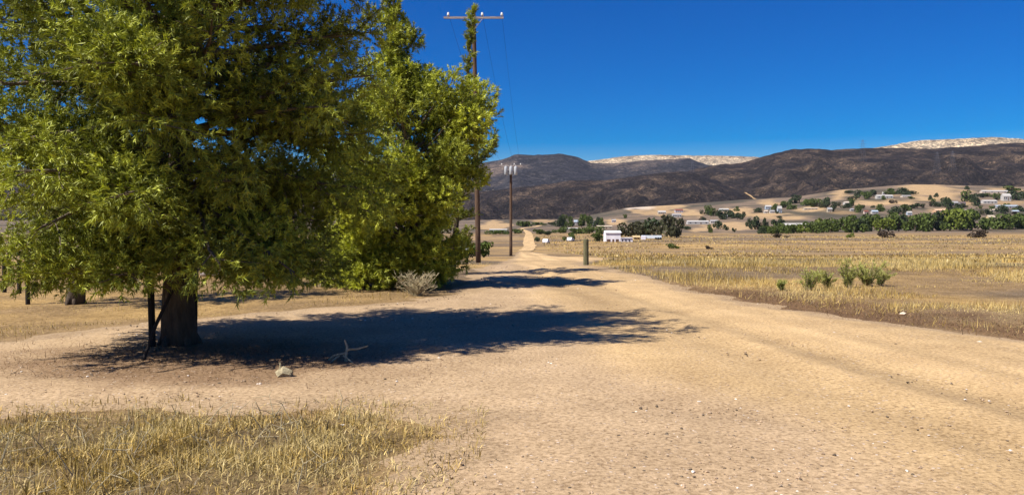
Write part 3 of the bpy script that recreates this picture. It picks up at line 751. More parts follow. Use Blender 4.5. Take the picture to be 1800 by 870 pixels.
# trees among the hillside houses
for q in range(46):
    px = rr_.uniform(1225, 1800); py = rr_.uniform(float(np.interp(px, [1225, 1400, 1500, 1800], [376, 358, 346, 346])), 392)
    far_tree(px, py, rr_.uniform(5, 12), rr_.uniform(4, 9), rr_.choice(['green', 'dark', 'olive', 'brown']), 'low scrubby bush on the slope between the hillside houses', 'scrub among the hillside houses', name='bush', cat='bush')
for px, py, w_, h_ in ((1242, 377, 14, 15), (1254, 380, 16, 13), (1268, 386, 20, 16), (1286, 384, 20, 14), (1296, 386, 16, 14), (1263, 403, 14, 14), (1249, 410, 10, 14), (1276, 405, 9, 10),
        (1288, 408, 6, 9), (1317, 402, 10, 17), (1331, 404, 18, 22), (1346, 402, 10, 18), (1360, 398, 14, 14), (1371, 399, 12, 14), (1335, 374, 12, 8), (1362, 372, 10, 14), (1380, 366, 16, 12), (1392, 368, 16, 7),
        (1400, 358, 20, 14), (1418, 362, 20, 12), (1436, 364, 22, 14), (1450, 366, 18, 18), (1466, 372, 12, 16), (1488, 366, 16, 8), (1500, 362, 10, 12), (1490, 340, 18, 5), (1508, 349, 14, 14), (1520, 350, 18, 13), (1536, 346, 18, 14), (1566, 342, 20, 10),
        (1585, 341, 24, 10), (1597, 344, 22, 8), (1512, 374, 12, 14), (1548, 372, 16, 12), (1572, 376, 26, 12), (1590, 372, 18, 12), (1612, 366, 22, 10), (1648, 364, 14, 8), (1660, 364, 18, 16), (1668, 364, 12, 16), (1682, 376, 22, 18), (1700, 355, 18, 18), (1712, 362, 16, 20),
        (1700, 334, 8, 7), (1724, 347, 16, 8), (1736, 346, 14, 6), (1752, 350, 12, 10), (1784, 352, 24, 16), (1795, 348, 16, 14), (1765, 376, 20, 14), (1738, 378, 14, 10), (1795, 372, 14, 10), (1097, 384, 8, 7), (1208, 404, 16, 6), (1780, 337, 26, 10), (1170, 388, 10, 7)):
    far_tree(px, py, w_, h_, rr_.choice(['green', 'dark', 'dark']), 'small dark green tree among the hillside houses', 'trees among the hillside houses')
for px, py, w_, h_, kd, lab in ((1176, 437, 16, 9, 'green', 'dark round bush in the middle of the dry field'), (1189, 437, 14, 5, 'bright', 'low yellow-green bush right of the dark round field bush'), (1246, 438, 12, 6, 'brown', 'small dull shrub alone in the mid field'),
        (1496, 418, 12, 8, 'bright', 'small bright shrub at the back edge of the field'), (1552, 418, 24, 12, 'brown', 'brown dead shrub before the hedgerow, left of the wider one'), (1718, 418, 30, 13, 'brown', 'wide brown dead shrub before the hedgerow at the right'), (1370, 418, 22, 7, 'brown', 'low brown shrub in front of the hedgerow left end')):
    far_tree(px, py, w_, h_, kd, lab, None, name='shrub', cat='shrub')

# vine rows left of the far road
g = np.random.default_rng(9)
def vine_mesh(n, length):
    p = np.stack([g.random(n) * length, g.normal(0, 0.22, n), 0.25 + g.random(n) ** 0.8 * 1.25], 1)
    p[:, 2] *= 0.8 + 0.35 * vnoise(p[:, 0] * 0.9, p[:, 0] * 0)
    a = g.normal(size=(n, 3)); a /= np.linalg.norm(a, axis=1, keepdims=True); b = np.cross(a, g.normal(size=(n, 3))); b /= np.linalg.norm(b, axis=1, keepdims=True)
    s_ = 0.24 * g.uniform(0.6, 1.3, (n, 1))
    return np.stack([p - a * s_, p + b * s_ * .8, p + a * s_, p - b * s_ * .7], 1).reshape(-1, 3), np.arange(n * 4).reshape(-1, 4)
vine_me = npmesh('foliage', *vine_mesh(3400, 46), LEAF['green'])
for d_, a_, lab in ((78, -2.2, 'nearest'), (96, -3, 'second'), (116, -4, 'third'), (140, -5, 'fourth'), (172, -5, 'fifth'), (215, -5, 'farthest')):
    x1 = a_; rt = thing('vine_row', (x1 - 46, d_, Hs(x1 - 20, d_) - 0.1), f'{lab} low green row of vines left of the far road', 'vine row', 'vine rows left of the road')
    link(bpy.data.objects.new('foliage', vine_me), rt)
    for k in range(6):
        MB().tube([(1 + k * 8.6, 0, -0.3), (1 + k * 8.6, 0, 1.6)], 0.05, 6).obj('post', M['greywood'], rt)

# ------------------------------------------------------------------ houses
def house(px, py, wpx, hpx, wall, roof, label, depth=None, roof_f=0.35, rz=0.0, nwin=3, door=True, name='house', cat='house', flat=False):
    b = hit(px, py); s_ = b.y / FPX
    w = wpx * s_ * 0.88; h = hpx * s_ * 0.88; dp = depth or max(4.0, min(w * 0.7, 9.0))
    root = thing(name, b, label, cat, 'houses in the valley' if cat == 'house' else None, rz=rz)
    wh = h * (1 - roof_f); m = MB()
    x = w / 2; y = dp / 2
    if flat:
        m.box((0, 0, wh / 2 - 0.5), (w, dp, wh + 1.0))
    else:
        zr = h - 0.12
        m.add([(-x, -y, -1), (x, -y, -1), (x, y, -1), (-x, y, -1), (-x, -y, wh), (x, -y, wh), (x, y, wh), (-x, y, wh), (-x, 0, zr), (x, 0, zr)],
              [(0, 1, 5, 4), (2, 3, 7, 6), (1, 2, 6, 9, 5), (3, 0, 4, 8, 7), (3, 2, 1, 0)])
    m.obj('wall', paint(wall), root)
    rm = MB(); e = 0.35; th = 0.16
    if flat:
        rm.box((0, 0, wh + (h - wh) / 2), (w + 2 * e, dp + 2 * e, h - wh))
    else:
        k = (h - wh) / y
        for sg in (-1, 1):
            o1 = (wh - e * k); rm.add([(-x - e, sg * (y + e), o1), (x + e, sg * (y + e), o1), (x + e, 0, h), (-x - e, 0, h), (-x - e, sg * (y + e), o1 + th), (x + e, sg * (y + e), o1 + th), (x + e, 0, h + th), (-x - e, 0, h + th)],
                   [(4, 5, 6, 7), (0, 1, 5, 4), (3, 2, 1, 0), (0, 4, 7, 3), (1, 2, 6, 5)] if sg < 0 else [(7, 6, 5, 4), (4, 5, 1, 0), (0, 1, 2, 3), (3, 7, 4, 0), (5, 6, 2, 1)])
    rm.obj('roof', paint(roof), root)
    slots = nwin + (1 if door else 0)
    for i in range(slots):
        cx = -x + w * (i + 0.5) / slots
        if door and i == slots // 2:
            MB().box((cx, -y - 0.04, wh * 0.38), (min(1.2, w / slots * 0.5), 0.08, wh * 0.74)).obj('door', M['door'], root)
        else:
            ww = min(1.8, w / slots * 0.5)
            f_ = MB().box((cx, -y - 0.03, wh * 0.55), (ww * 1.2, 0.06, wh * 0.46)).obj('window', paint((0.4, 0.39, 0.37)), root)
            MB().box((cx, -y - 0.07, wh * 0.55), (ww, 0.03, wh * 0.36)).obj('pane', M['glass'], f_)
    return root
W_ = (0.42, 0.40, 0.37); CRM = (0.42, 0.35, 0.26); GRY = (0.30, 0.29, 0.29); BLU = (0.34, 0.40, 0.46); RED = (0.20, 0.07, 0.05); OCH = (0.50, 0.38, 0.20); TANR = (0.50, 0.42, 0.34); DRK = (0.12, 0.09, 0.09); LIL = (0.42, 0.39, 0.43)
for a in (
    (1013, 395, 9, 9, W_, BLU, 'small white house with blue-grey roof among the far tree row'),
    (1046, 396, 9, 9, W_, GRY, 'small white house at the right end of the far tree row'),
    (1004, 405, 28, 5, CRM, W_, 'long low pale building in front of the far tree row'),
    (1062, 402, 30, 6, CRM, CRM, 'long cream building above the white barn'),
    (1079, 391, 8, 6, LIL, GRY, 'little grey house on the track below the tan terrace'),
    (1163, 377, 15, 7, CRM, W_, 'pale house at the foot of the tan terrace'),
    (1193, 374, 15, 7, LIL, RED, 'lilac house with dark red roof on the tan terrace'),
    (1189, 382, 17, 7, W_, GRY, 'white house with dark windows just below the red roofed one'),
    (1226, 394, 42, 7, W_, W_, 'long low white building right of the dark grove'),
    (1255, 393, 15, 7, W_, GRY, 'white shed at the right end of the long white building'),
    (1272, 372, 18, 6, GRY, W_, 'pale roofed house among trees above the long white building'),
    (1275, 385, 7, 8, W_, GRY, 'tiny white house in the trees, just up from the white shed'),
    (1350, 368, 11, 8, BLU, W_, 'bluish white house on the slope at the foot of the hill tracks'),
    (1346, 375, 7, 6, W_, TANR, 'tiny cream house beneath the bluish white one'),
    (1357, 375, 9, 6, W_, GRY, 'tiny white house second below the bluish white one'),
    (1370, 374, 8, 13, BLU, W_, 'tall narrow white house beside a dark tree on the slope'),
    (1397, 403, 48, 12, OCH, W_, 'long ochre building with pale roof behind the hedgerow'),
    (1424, 369, 27, 4, CRM, CRM, 'long thin cream building before the dark hillside trees'),
    (1458, 373, 9, 9, CRM, GRY, 'pale house standing below the triangular tan field'),
    (1490, 360, 15, 6, W_, TANR, 'cream house on the triangular tan field'),
    (1497, 371, 6, 5, W_, GRY, 'tiny white shed above the hedgerow left of the salmon house'),
    (1522, 376, 8, 7, (0.55, 0.42, 0.36), RED, 'small salmon house with red roof above the hedgerow'),
    (1537, 376, 12, 7, W_, BLU, 'white house with pale blue roof right of the salmon house'),
    (1554, 349, 32, 7, W_, W_, 'large white house above the long tan strip field'),
    (1553, 343, 5, 6, W_, W_, 'white turret room standing above the large white house'),
    (1592, 347, 17, 4, TANR, W_, 'pale roofed house right of the large white house'),
    (1463, 397, 9, 7, W_, GRY, 'pale grey house half buried in the hedgerow'),
    (1598, 378, 9, 7, BLU, W_, 'pale blue house right above the hedgerow middle'),
    (1678, 362, 11, 9, W_, GRY, 'white house left of the two in the dark trees above the hedgerow'),
    (1691, 362, 11, 8, GRY, DRK, 'grey house with dark roof beside the white one in the trees'),
    (1697, 375, 27, 7, CRM, TANR, 'wide cream house right behind the hedgerow'),
    (1741, 388, 13, 11, OCH, CRM, 'ochre house in the gap of the hedgerow'),
    (1747, 340, 52, 6, TANR, W_, 'long pale roofed building highest up at the far right'),
    (1768, 353, 15, 14, W_, W_, 'tall white house at the far right under the long pale roof'),
    (1738, 358, 28, 7, W_, W_, 'long white house in the middle of the far right cluster'),
    (1768, 366, 44, 6, GRY, BLU, 'long grey-blue roofed house at the far right'),
    (1747, 373, 14, 6, CRM, CRM, 'small cream house just above the far right hedgerow'),
    (1784, 375, 12, 6, W_, BLU, 'small white house with blue roof at the far right'),
    (1797, 346, 10, 8, W_, GRY, 'white house cut by the right frame edge'),
    (1655, 374, 30, 7, (0.5, 0.33, 0.2), (0.55, 0.38, 0.25), 'low orange-tan house behind the hedgerow'),
    (876, 407, 34, 5, W_, W_, 'long white building left of the far utility pole'),
    ):
    house(*a)
# white barn: tall block with a low wing
bb = hit(1087, 425); s_ = bb.y / FPX
barn = thing('barn', bb, 'white barn with a tall block and a low wing in the valley', 'barn')
h1 = 19 * s_; w1 = 26 * s_; x0 = -24 * s_
MB().add([(x0, -3, -1), (x0 + w1, -3, -1), (x0 + w1, 4, -1), (x0, 4, -1), (x0, -3, h1 * .86), (x0 + w1, -3, h1 * .86), (x0 + w1, 4, h1 * .86), (x0, 4, h1 * .86), (x0, .5, h1), (x0 + w1, .5, h1)],
         [(0, 1, 5, 4), (2, 3, 7, 6), (1, 2, 6, 9, 5), (3, 0, 4, 8, 7)]).obj('wall', paint((0.74, 0.72, 0.76)), barn)
MB().add([(x0 - .3, -3.4, h1 * .84), (x0 + w1 + .3, -3.4, h1 * .84), (x0 + w1 + .3, .5, h1 + .1), (x0 - .3, .5, h1 + .1), (x0 - .3, 4.4, h1 * .84), (x0 + w1 + .3, 4.4, h1 * .84)], [(0, 1, 2, 3), (3, 2, 5, 4)]).obj('roof', paint((0.76, 0.76, 0.78)), barn)
wg = MB().box((x0 + w1 + 10.5 * s_, -.4, 3.2 * s_ - .25), (21 * s_, 5, 6.4 * s_ + .5)).obj('wing', paint((0.72, 0.70, 0.73)), barn)
MB().box((x0 + w1 + 10.5 * s_, -.4, 6.4 * s_ + .12), (21.8 * s_, 5.6, .2)).obj('wing_roof', paint((0.72, 0.72, 0.75)), barn)
for k, (q, ww) in enumerate(((5, 6), (13, 3), (20, 5))):
    MB().box((x0 + q * s_, -3.05, 2.4 * s_), (ww * s_, .1, 4.6 * s_)).obj('door', M['door'], barn)
for q in (29, 35, 41):
    MB().box((x0 + q * s_, -2.95, 2.8 * s_), (2.4 * s_, .1, 2.6 * s_)).obj('window', M['glass'], barn)
# trailer
bt = hit(1144, 421.5); s_ = bt.y / FPX
tr = thing('trailer', bt, 'long white trailer parked below the dark grove', 'trailer')
MB().box((1 * s_, 0, 5.2 * s_), (34 * s_, 2.5, 5 * s_)).obj('body', paint((0.70, 0.76, 0.80)), tr)
MB().box((-14 * s_, -1.4, 3.6 * s_), (8 * s_, .6, 6.6 * s_)).obj('cab', paint((0.76, 0.74, 0.80)), tr)
for q in (-15, -12, 8, 12, 16):
    MB().tube([(q * s_, -1.55, .5), (q * s_, -1.1, .5)], .5, 12).obj('wheel', M['tyre'], tr)
house(1118, 421, 12, 7, OCH, OCH, 'small tan shed between the barn and the trailer', name='shed', cat='shed', nwin=1)
house(488, 446, 34, 50, W_, W_, 'white shed glimpsed through the gap between the two nearest pines', name='shed', cat='shed', nwin=1, rz=0.2)
# vehicles by the far road
def car(px, py, colr, label, rz):
    b = hit(px, py); r = thing('parked_car', b, label, 'car', 'vehicles parked by the far road', rz=rz)
    prof = [(-2.2, .35), (2.2, .35), (2.25, .8), (1.3, .95), (.7, 1.5), (-1.5, 1.52), (-2.1, 1.0), (-2.25, .8)]
    n = len(prof)
    MB().add([(p, -.85, q) for p, q in prof] + [(p, .85, q) for p, q in prof], [tuple(range(n)), tuple(range(n, 2 * n))[::-1]] + [(i, i + n, (i + 1) % n + n, (i + 1) % n) for i in range(n)]).obj('body', paint(colr), r)
    for sy in (-.87, .87): MB().box((-.4, sy, 1.22), (1.9, .04, .36)).obj('window', M['glass'], r)
    for wx in (-1.4, 1.4):
        for sy in (-.82, .82): MB().tube([(wx, sy - .1, .33), (wx, sy + .1, .33)], .33, 12).obj('wheel', M['tyre'], r)
car(960, 428, (0.78, 0.79, 0.82), 'white car parked right of the far road beside a dark bush', 1.35)
car(1003, 424.5, (0.74, 0.74, 0.75), 'white car parked before the bushes left of the barn', 1.25)

# transmission towers on the hills
def tower(hname, px, py, hpx, label):
    b = hill_hit(hname, px, py); s_ = b.y / FPX; h = hpx * s_; w = h * 0.13
    r = thing('pylon', b, label, 'pylon', 'pylons on the hills')
    def pt(k, z): sx, sy = ((-1, -1), (1, -1), (1, 1), (-1, 1))[k]; q = w * (1 - 0.85 * z / h); return Vector((sx * q, sy * q, z))
    for k in range(4): MB().tube([pt(k, -4), pt(k, h)], 0.2, 4).obj('leg', M['steel'], r)
    for k in range(4):
        m = MB(); zs = np.linspace(0, h, 8)
        for i in range(7): m.tube([pt(k, zs[i]), pt((k + 1) % 4, zs[i + 1])], 0.10, 3)
        m.obj('lattice_brace', M['steel'], r)
    for z in (0.68, 0.8, 0.92): MB().tube([(-h * .17, 0, h * z), (0, 0, h * z + 1.5), (h * .17, 0, h * z)], 0.3, 4).obj('crossarm', M['steel'], r)
tower('hill_right', 1217, 322, 38, 'thin lattice pylon at the dip between the two dark hills')
tower('hill_right', 1516, 284, 38, 'thin lattice pylon crossing the skyline left of the pale summit')
tower('hill_right', 1647, 304, 36, 'left of two lattice pylons on the dark slope under the pale summit')
tower('hill_right', 1674, 300, 34, 'right of two lattice pylons on the dark slope under the pale summit')

# ------------------------------------------------------------------ weeds, dead twigs, stones
def plume_weed(px, py, hpx, label, seed, spread=0.25, n=12, lean=0.0):
    """an upright green weed: several leafy stems from one root"""
    g = random.Random(seed); b = hit(px, py); s_ = b.y / FPX; h = hpx * s_
    r = thing('green_weed', b, label, 'weed', 'green weeds beside the road')
    st = MB(); P = []; D = []; L = []; T = []
    for i in range(n):
        a = g.random() * 6.28; q = g.random() ** 0.6 * spread * 1.5; hh = h * g.uniform(0.35, 1.08)
        tip = Vector((math.cos(a) * q + lean * hh, math.sin(a) * q, hh)); mid = tip * 0.5 + Vector((0, 0, 0.05))
        pts = [Vector((math.cos(a) * .03, math.sin(a) * .03, -0.03)), mid, tip]
        st.tube(pts, [0.008, 0.006, 0.003], 4, cap=False)
        for k in range(22):
            t = 0.12 + 0.88 * k / 22
            p = pts[0].lerp(pts[1], t * 2) if t < .5 else pts[1].lerp(pts[2], t * 2 - 1)
            v = Vector((g.gauss(0, .5), g.gauss(0, .5), 0.7)).normalized()
            P.append(tuple(p)); D.append(tuple(v)); L.append(0.05 + .06 * g.random()); T.append(t * .7 + .3 * g.random())
    st.obj('stems', M['twig'], r)
    T = np.array(T)[:, None]
    V, F, c = needles(np.array(P), np.array(D), np.array(L), 6, 0.075, 0.014, np.array((0.075, 0.095, 0.025)) * (1 - T) + np.array((0.44, 0.44, 0.12)) * T, seed, (20, 50))
    npobj('leaves', V, F, M['grass'], r, col=c)
plume_weed(1421, 511, 36, 'pale green weed, second tall clump from the left on the field edge', 1, 0.20, 14)
plume_weed(1455, 507, 40, 'leaning green weed clump left of the tallest one on the field edge', 2, 0.20, 12, -0.35)
plume_weed(1490, 506, 52, 'tallest dark green weed clump on the field edge', 3, 0.16, 16)
plume_weed(1524, 503, 42, 'broad green weed clump right of the tallest one on the field edge', 4, 0.42, 26, 0.1)
plume_weed(1374, 511, 15, 'smallest green weed sprig at the left end of the field edge clumps', 5, 0.10, 8)
plume_weed(1545, 502, 24, 'low spreading weed at the right end of the field edge clumps', 6, 0.22, 10, 0.4)

def twig_bush(name, px, py, wpx, hpx, n, label, seed, cat='dead shrub', r=0.006):
    g = random.Random(seed); b = hit(px, py); s_ = b.y / FPX; w = wpx * s_ / 2; h = hpx * s_
    m = MB()
    for i in range(n):
        a = g.random() * 6.28; q = w * g.uniform(.3, 1); hh = h * g.uniform(.35, 1)
        p0 = Vector((g.uniform(-.05, .05), g.uniform(-.05, .05), -.02)); p2 = Vector((math.cos(a) * q, math.sin(a) * q * .7, hh)); p1 = p0.lerp(p2, .5) + Vector((g.uniform(-.06, .06), 0, g.uniform(0, .1)))
        m.tube([p0, p1, p2], [r, r * .8, r * .4], 4, cap=False)
        for k in range(3):
            t = g.uniform(.3, .95); q0 = p1.lerp(p2, t); m.tube([q0, q0 + Vector((g.uniform(-.14, .14), g.uniform(-.14, .14), g.uniform(-.03, .14)))], [r * .6, r * .25], 3, cap=False)
    o = m.obj(name, M['deadwood']); o.location = b
    return tag(o, label, cat)
twig_bush('dry_shrub', 733, 520, 86, 42, 84, 'pale dead twiggy shrub in front of the bushy second pine', 1, r=0.009)
twig_bush('dry_shrub', 560, 505, 40, 22, 20, 'small dead twig tuft at the left foot of the bushy second pine', 4, r=0.007)
o = MB(); b = hit(604, 640)
for pts in ([(-.22, .1, .0), (-.12, .05, .09), (.02, .0, .13), (.05, -.02, .0)], [(.02, 0, .02), (.03, .05, .2), (.0, .06, .27)], [(.03, .04, .16), (.15, .05, .17), (.27, .06, .2)], [(-.05, 0, .1), (-.15, -.06, .02)], [(0, 0, .1), (.14, -.1, .02)]):
    o.tube(pts, [.014] * (len(pts) - 1) + [.008], 6, jit=.2)
o = o.obj('fallen_branch', M['deadwood']); o.location = b; tag(o, 'small pale forked branch lying at the lower edge of the pine shadow', 'branch')
o = MB(); b = hit(503, 666); o.tube([(-.08, 0, .03), (-.02, .01, .07), (.06, 0, .05)], [.05, .06, .035], 8, jit=.4).tube([(-.05, 0, .05), (-.07, .02, .17)], [.02, .008], 5)
o = o.obj('wood_chunk', M['deadwood']); o.location = b; tag(o, 'knobbly broken wood chunk on the dirt left of the forked branch', 'wood')

def stone_verts(n, rad, seed, flat=0.6):
    g = np.random.default_rng(seed)
    base = np.array([(1, 0, 0), (-1, 0, 0), (0, 1, 0), (0, -1, 0), (0, 0, 1), (0, 0, -1), (.6, .6, .5), (-.6, .6, .5), (-.6, -.6, .5), (.6, -.6, .5)], float)
    F0 = np.array([(4, 9, 6), (4, 6, 7), (4, 7, 8), (4, 8, 9), (0, 6, 9), (2, 7, 6), (1, 8, 7), (3, 9, 8), (0, 2, 6), (2, 1, 7), (1, 3, 8), (3, 0, 9), (5, 2, 0), (5, 1, 2), (5, 3, 1), (5, 0, 3)])
    V = base[None] * g.uniform(.65, 1.25, (n, 10, 1)) * rad[:, None, None]
    a = g.random(n) * 6.28; c, s_ = np.cos(a)[:, None], np.sin(a)[:, None]
    V = np.stack([V[..., 0] * c - V[..., 1] * s_ * .75, V[..., 0] * s_ + V[..., 1] * c * .75, V[..., 2] * flat], -1)
    return V, F0
for px, py, rpx, c_, lab in ((845, 702, 7, (0.10, 0.075, 0.05), 'flat dark stone on the dirt right of the dry grass patch'), (602, 748, 5, (0.66, 0.62, 0.56), 'white stone in the dry grass patch'), (897, 813, 5, (0.66, 0.6, 0.53), 'white stone alone on the dirt at the bottom middle'),
        (1139, 717, 4, (0.10, 0.08, 0.06), 'small dark stone in the middle of the road'), (1031, 830, 4, (0.09, 0.07, 0.05), 'small dark stone near the bottom of the road'), (1723, 604, 8, (0.62, 0.52, 0.40), 'flat pale stone on the brown verge at the right'),
        (1587, 553, 6, (0.60, 0.48, 0.36), 'flat pale stone in the brown verge below the green weeds'), (1034, 628, 4, (0.10, 0.08, 0.06), 'small dark stone just right of the pine shadow tip')):
    b = hit(px, py); rm_ = rpx * b.y / FPX
    V, F0 = stone_verts(1, np.array([rm_]), int(px)); o = npobj('stone', V[0], F0, M['rock'], col=np.tile(np.array(c_), (10, 1))); o.location = b + Vector((0, 0, rm_ * .2))
    tag(o, lab, 'stone')

def ground_top(x, y):
    return H(x, y) + np.where(seg_sd(x, y, ROAD) > 0, 0.025, 0.0)
# gravel
g = np.random.default_rng(21)
n = 60000
yy = 3.0 + 30 * g.random(n) ** 1.9; xx = g.uniform(-1, 1, n) * (2.5 + yy * 0.72)
dens = fbm(xx / 1.6, yy / 1.6, 3)
gl = np.where(xx > np.interp(yy, [0, 6, 10, 17, 30], [2.6, 2.2, 1.4, 0.6, 0]), 0.45, 1.0)
k = (road_sd(xx, yy) > -0.1) & (g.random(n) < smooth(0.36, 0.66, dens) * gl)
xx, yy = xx[k], yy[k]; n = len(xx)
rad = 0.004 + 0.012 * g.random(n) ** 4; rad *= 1 + yy / 25
V, F0 = stone_verts(n, rad, 4)
V = V + np.stack([xx, yy, ground_top(xx, yy) + rad * 0.15], -1)[:, None, :]
tone = g.random(n)[:, None]
cc = np.where(tone < 0.22, np.array((0.12, 0.09, 0.06)), np.where(tone < 0.91, np.array((0.38, 0.27, 0.17)), np.array((0.66, 0.58, 0.50)))) * g.uniform(.8, 1.15, (n, 1))
o = npobj('gravel', V.reshape(-1, 3), (F0[None] + (np.arange(n) * 10)[:, None, None]).reshape(-1, 3), M['rock'], col=np.repeat(cc, 10, 0))
tag(o, 'loose gravel and pebbles scattered over the dirt road', 'gravel', kind='stuff')

# dry grass
def blades(x, y, h, w, col, seed, lean=0.45, seg=1, z0=None, flat=0.0):
    g = np.random.default_rng(seed); n = len(x)
    z = (H(x, y) if z0 is None else z0) - 0.01
    a = g.random(n) * 6.28; b = g.random(n) * 6.28; l = np.where(g.random(n) < flat, g.uniform(.8, .99, n), np.abs(g.normal(0, lean, n))) * h
    sx, sy = np.cos(a) * w / 2, np.sin(a) * w / 2
    tx, ty = np.cos(b) * l, np.sin(b) * l
    hz = h * np.sqrt(np.clip(1 - np.clip(l / h, 0, .985) ** 2, .02, 1))
    P = np.stack([x, y, z], -1); S = np.stack([sx, sy, 0 * sx], -1); Tp = np.stack([tx, ty, hz], -1)
    if seg == 1:
        V = np.stack([P - S, P + S, P + Tp], 1); F = np.arange(n * 3).reshape(-1, 3); c = np.repeat(col, 3, 0)
        return V.reshape(-1, 3), F, c
    Mi = P + Tp * np.array([.32, .32, .6])
    V = np.stack([P - S, P + S, Mi - S * .8, Mi + S * .8, P + Tp], 1)
    i = (np.arange(n) * 5)[:, None]
    F = np.concatenate([i + np.array([[0, 1, 3]]), i + np.array([[0, 3, 2]]), i + np.array([[2, 3, 4]])], 0)
    return V.reshape(-1, 3), F, np.repeat(col, 5, 0)
STRAW = np.array((0.58, 0.41, 0.13)); PALE = np.array((0.58, 0.46, 0.21)); DULL = np.array((0.19, 0.13, 0.06)); GREYS = np.array((0.27, 0.22, 0.14)); OLIV = np.array((0.31, 0.21, 0.055))
def grass_col(x, y, g, sc=1.3, gold=0.0):
    t = 0.5 + 1.25 * (fbm(x / sc, y / sc, 3) - 0.5) + g.normal(0, .13, len(x)) + gold
    c = DULL + (OLIV - DULL) * smooth(.28, .40, t)[:, None]; c = c + (STRAW - c) * smooth(.42, .56, t)[:, None]; c = c + (PALE - c) * (smooth(.62, .8, t) * .8)[:, None]
    gr = (g.random(len(x)) < .09)[:, None]
    c = np.where(gr, GREYS, c)
    return c * g.uniform(.7, 1.2, (len(x), 1))
g = np.random.default_rng(33)
n = 235000
xx = g.uniform(-8.5, -0.2, n); yy = g.uniform(1.6, 7.6, n)
s0 = -road_sd(xx, yy)
cl = fbm(xx * 1.5 + 3, yy * 1.5, 4)
e0 = -0.9 * smooth(-2.6, -0.8, xx)
k = (s0 > e0) & (g.random(n) < smooth(e0, .9, s0) ** 2 * (0.25 + 0.75 * smooth(.36, .58, cl)) + 0.10 * (s0 > -0.05))
xx, yy, s0, cl = xx[k], yy[k], s0[k], cl[k]
tall = smooth(.2, 1.6, s0) * smooth(.38, .62, cl)
tall = tall * smooth(-0.3, -2.6, xx) 
h = (0.035 + 0.06 * g.random(len(xx))) + tall * 0.17 * g.random(len(xx)) ** 1.3
V, F, c = blades(xx, yy, h, z0=ground_top(xx, yy), w=0.004 + 0.005 * g.random(len(xx)), col=grass_col(xx, yy, g, 0.45, 0.21) * g.uniform(.6, 1.25, (len(xx), 1)), seed=5, lean=.8, seg=2, flat=.55)
o = npobj('dry_grass', V, F, M['grass'], col=c)
tag(o, 'patch of golden dry grass and weeds in the lower left foreground', 'grass', kind='stuff')
# wiry dead weed stems in the patch
m = MB(); rg = random.Random(3)
for i in range(150):
    x = rg.uniform(-5.5, -1.2); y = rg.uniform(3.6, 6.7); z = Hs(x, y)
    a = rg.random() * 6.28; L_ = rg.uniform(.12, .34)
    p0 = Vector((x, y, z)); p1 = p0 + Vector((math.cos(a) * L_ * .35, math.sin(a) * L_ * .35, L_ * rg.uniform(.25, .7))); p2 = p1 + Vector((math.cos(a + .6) * L_ * .5, math.sin(a + .6) * L_ * .5, L_ * rg.uniform(-.2, .35)))
    m.tube([p0, p1, p2], [.004, .003, .0015], 4, cap=False)
    m.tube([p1, p1 + Vector((rg.uniform(-.1, .1), rg.uniform(-.1, .1), rg.uniform(0, .1)))], [.003, .001], 3, cap=False)
o = m.obj('dead_weeds', M['deadwood']); tag(o, 'tangle of wiry dead weed stems in the foreground grass', 'weeds', kind='stuff')

# field grass to the right and behind the pines
def field(n, ymin, ymax, xf, seed, hmax, lab, dens_s=2.8, gold=0.0, power=2.0, wk=0.85):
    g = np.random.default_rng(seed)
    yy = ymin + (ymax - ymin) * g.random(n) ** power; xx = xf(yy, g.random(n))
    s0 = -road_sd(xx, yy); cl = fbm(xx / dens_s + 8, yy / dens_s, 4)
    mul = line_d(xx, yy, [(3.4, 29), (4.3, 22), (5.4, 16.6), (6.6, 13.6), (8.0, 11.2), (10.5, 9)])
    k = (s0 > 0.15) & (g.random(n) < (0.30 + 0.70 * smooth(.38, .58, cl)) * smooth(0.2, 1.2, s0) * smooth(ymax, ymax * 0.5, yy)) & ((mul > 0.95 + g.normal(0, .6, n)) | (yy > 21) | (g.random(n) < 0.05))
    xx, yy, cl = xx[k], yy[k], cl[k]
    h = (0.04 + hmax * smooth(.36, .64, cl) * g.random(len(xx)) ** 1.5 * (1 - 0.6 * smooth(20, ymax, yy))) * (0.7 + 0.6 * fbm(xx / 9, yy / 9, 2))
    V, F, c = blades(xx, yy, h, (0.004 + 0.0006 * yy) * wk * (0.6 + 0.8 * g.random(len(xx))), grass_col(xx, yy, g, 3.0, gold), seed + 1, .6, 1, flat=.35)
    o = npobj('dry_grass', V, F, M['grass'], col=c)
    return tag(o, lab, 'grass', kind='stuff')
field(430000, 9.5, 130, lambda y, r: np.interp(y, [8, 11, 16.5, 28, 33, 60, 95], [7.0, 6.5, 4.5, 3.0, 3.0, 7, 10]) + r * (4 + y * 0.62), 61, 0.30, 'dry golden grass covering the field right of the road', gold=0.11)
field(70000, 9.0, 60, lambda y, r: np.interp(y, [8, 11, 13, 15, 18, 27, 40, 60], [-8.0, -6.2, -5.4, -3.4, -1.0, -0.6, -0.2, 0.0]) - r * (5 + y * 0.5), 71, 0.13, 'short dry grass on the ground behind the pines', gold=0.05)
g = np.random.default_rng(91)
n = 52000
yy = 45 + 400 * g.random(n) ** 1.6; xx = np.interp(yy, [45, 95, 170, 450], [5, 11, 8, 14]) + g.random(n) * (yy * 0.70 + 6)
k = g.random(n) < smooth(.40, .60, fbm(xx / 14, yy / 7, 4)); xx, yy = xx[k], yy[k]
V, F, c = blades(xx, yy, (0.12 + 0.32 * g.random(len(xx))) * (0.6 + yy / 400), (0.06 + 0.15 * g.random(len(xx))) * (0.6 + yy / 150), grass_col(xx, yy, g, 12, 0.06) * 0.9, 92, .7, 1)
o = npobj('grass_tufts', V, F, M['grass'], col=c); tag(o, 'scattered straw tufts over the far part of the dry field', 'grass', kind='stuff')
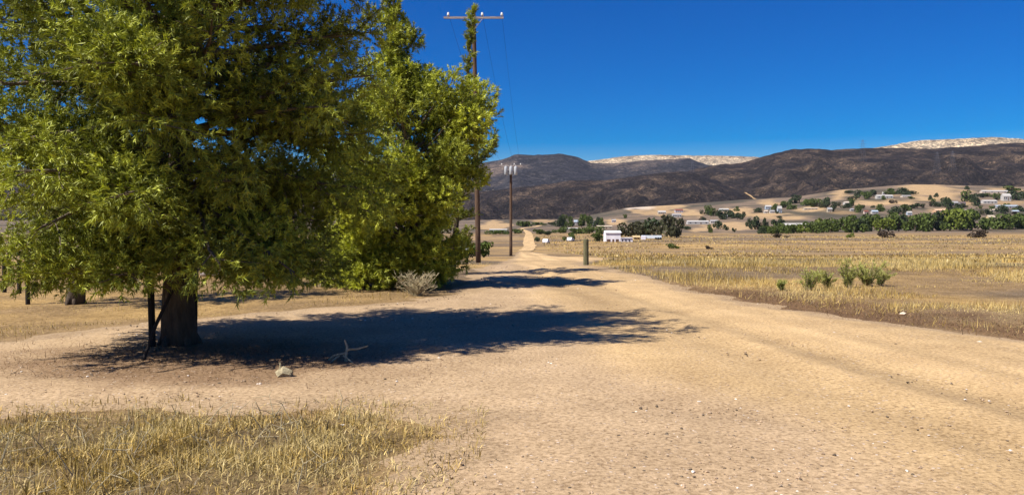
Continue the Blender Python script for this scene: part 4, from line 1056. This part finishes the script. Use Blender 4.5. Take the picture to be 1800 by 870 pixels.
# brown litter on the right verge and under the front pine
g = np.random.default_rng(81)
n = 9000
t = g.random(n); px_ = np.interp(t, [0, .3, .55, .8, 1], [4.6, 5.6, 6.9, 8.4, 10.5]); py_ = np.interp(t, [0, .3, .55, .8, 1], [20, 16.2, 13.2, 11, 9.2])
xx = px_ + g.normal(0.25, .75, n); yy = py_ + g.normal(0.15, .6, n)
k = road_sd(xx, yy) < 0.12; xx, yy = xx[k], yy[k]
V, F, c = blades(xx, yy, 0.03 + 0.09 * g.random(len(xx)), 0.008 + 0.008 * g.random(len(xx)), np.array((0.17, 0.10, 0.05)) * g.uniform(.4, 1.8, (len(xx), 1)), 9, .6, 1, flat=.85)
o = npobj('dead_litter', V, F, M['grass'], col=c); tag(o, 'brown dead plant litter along the right road verge', 'litter', kind='stuff')
n = 9000
xx = -3.6 + g.normal(0, 1.5, n); yy = 9.5 + g.normal(0, .75, n)
V, F, c = blades(xx, yy, 0.03 + 0.06 * g.random(n), 0.004 + 0.004 * g.random(n), np.array((0.17, 0.095, 0.05)) * g.uniform(.5, 1.5, (n, 1)), 19, .6, 1, flat=.92, z0=ground_top(xx, yy) + .012)
o = npobj('needle_litter', V, F, M['grass'], col=c); tag(o, 'brown fallen pine needles under the front pine', 'litter', kind='stuff')

# ------------------------------------------------------------------ haze
HAZE = 0.000015
if HAZE > 0:
    hz = MB().box((0, 2800, 265), (13000, 11000, 690)).obj('haze', None)
    hz['kind'] = 'stuff'; hz['label'] = 'thin blue summer haze over the valley and hills'; hz['category'] = 'haze'
    hm = bpy.data.materials.new('haze_air'); hm.use_nodes = True; t = hm.node_tree; t.nodes.clear()
    out = t.nodes.new('ShaderNodeOutputMaterial'); pv = t.nodes.new('ShaderNodeVolumePrincipled')
    pv.inputs['Color'].default_value = (0.62, 0.72, 0.95, 1); pv.inputs['Density'].default_value = HAZE; pv.inputs['Anisotropy'].default_value = 0.0
    t.links.new(pv.outputs[0], out.inputs['Volume']); hz.data.materials.append(hm)
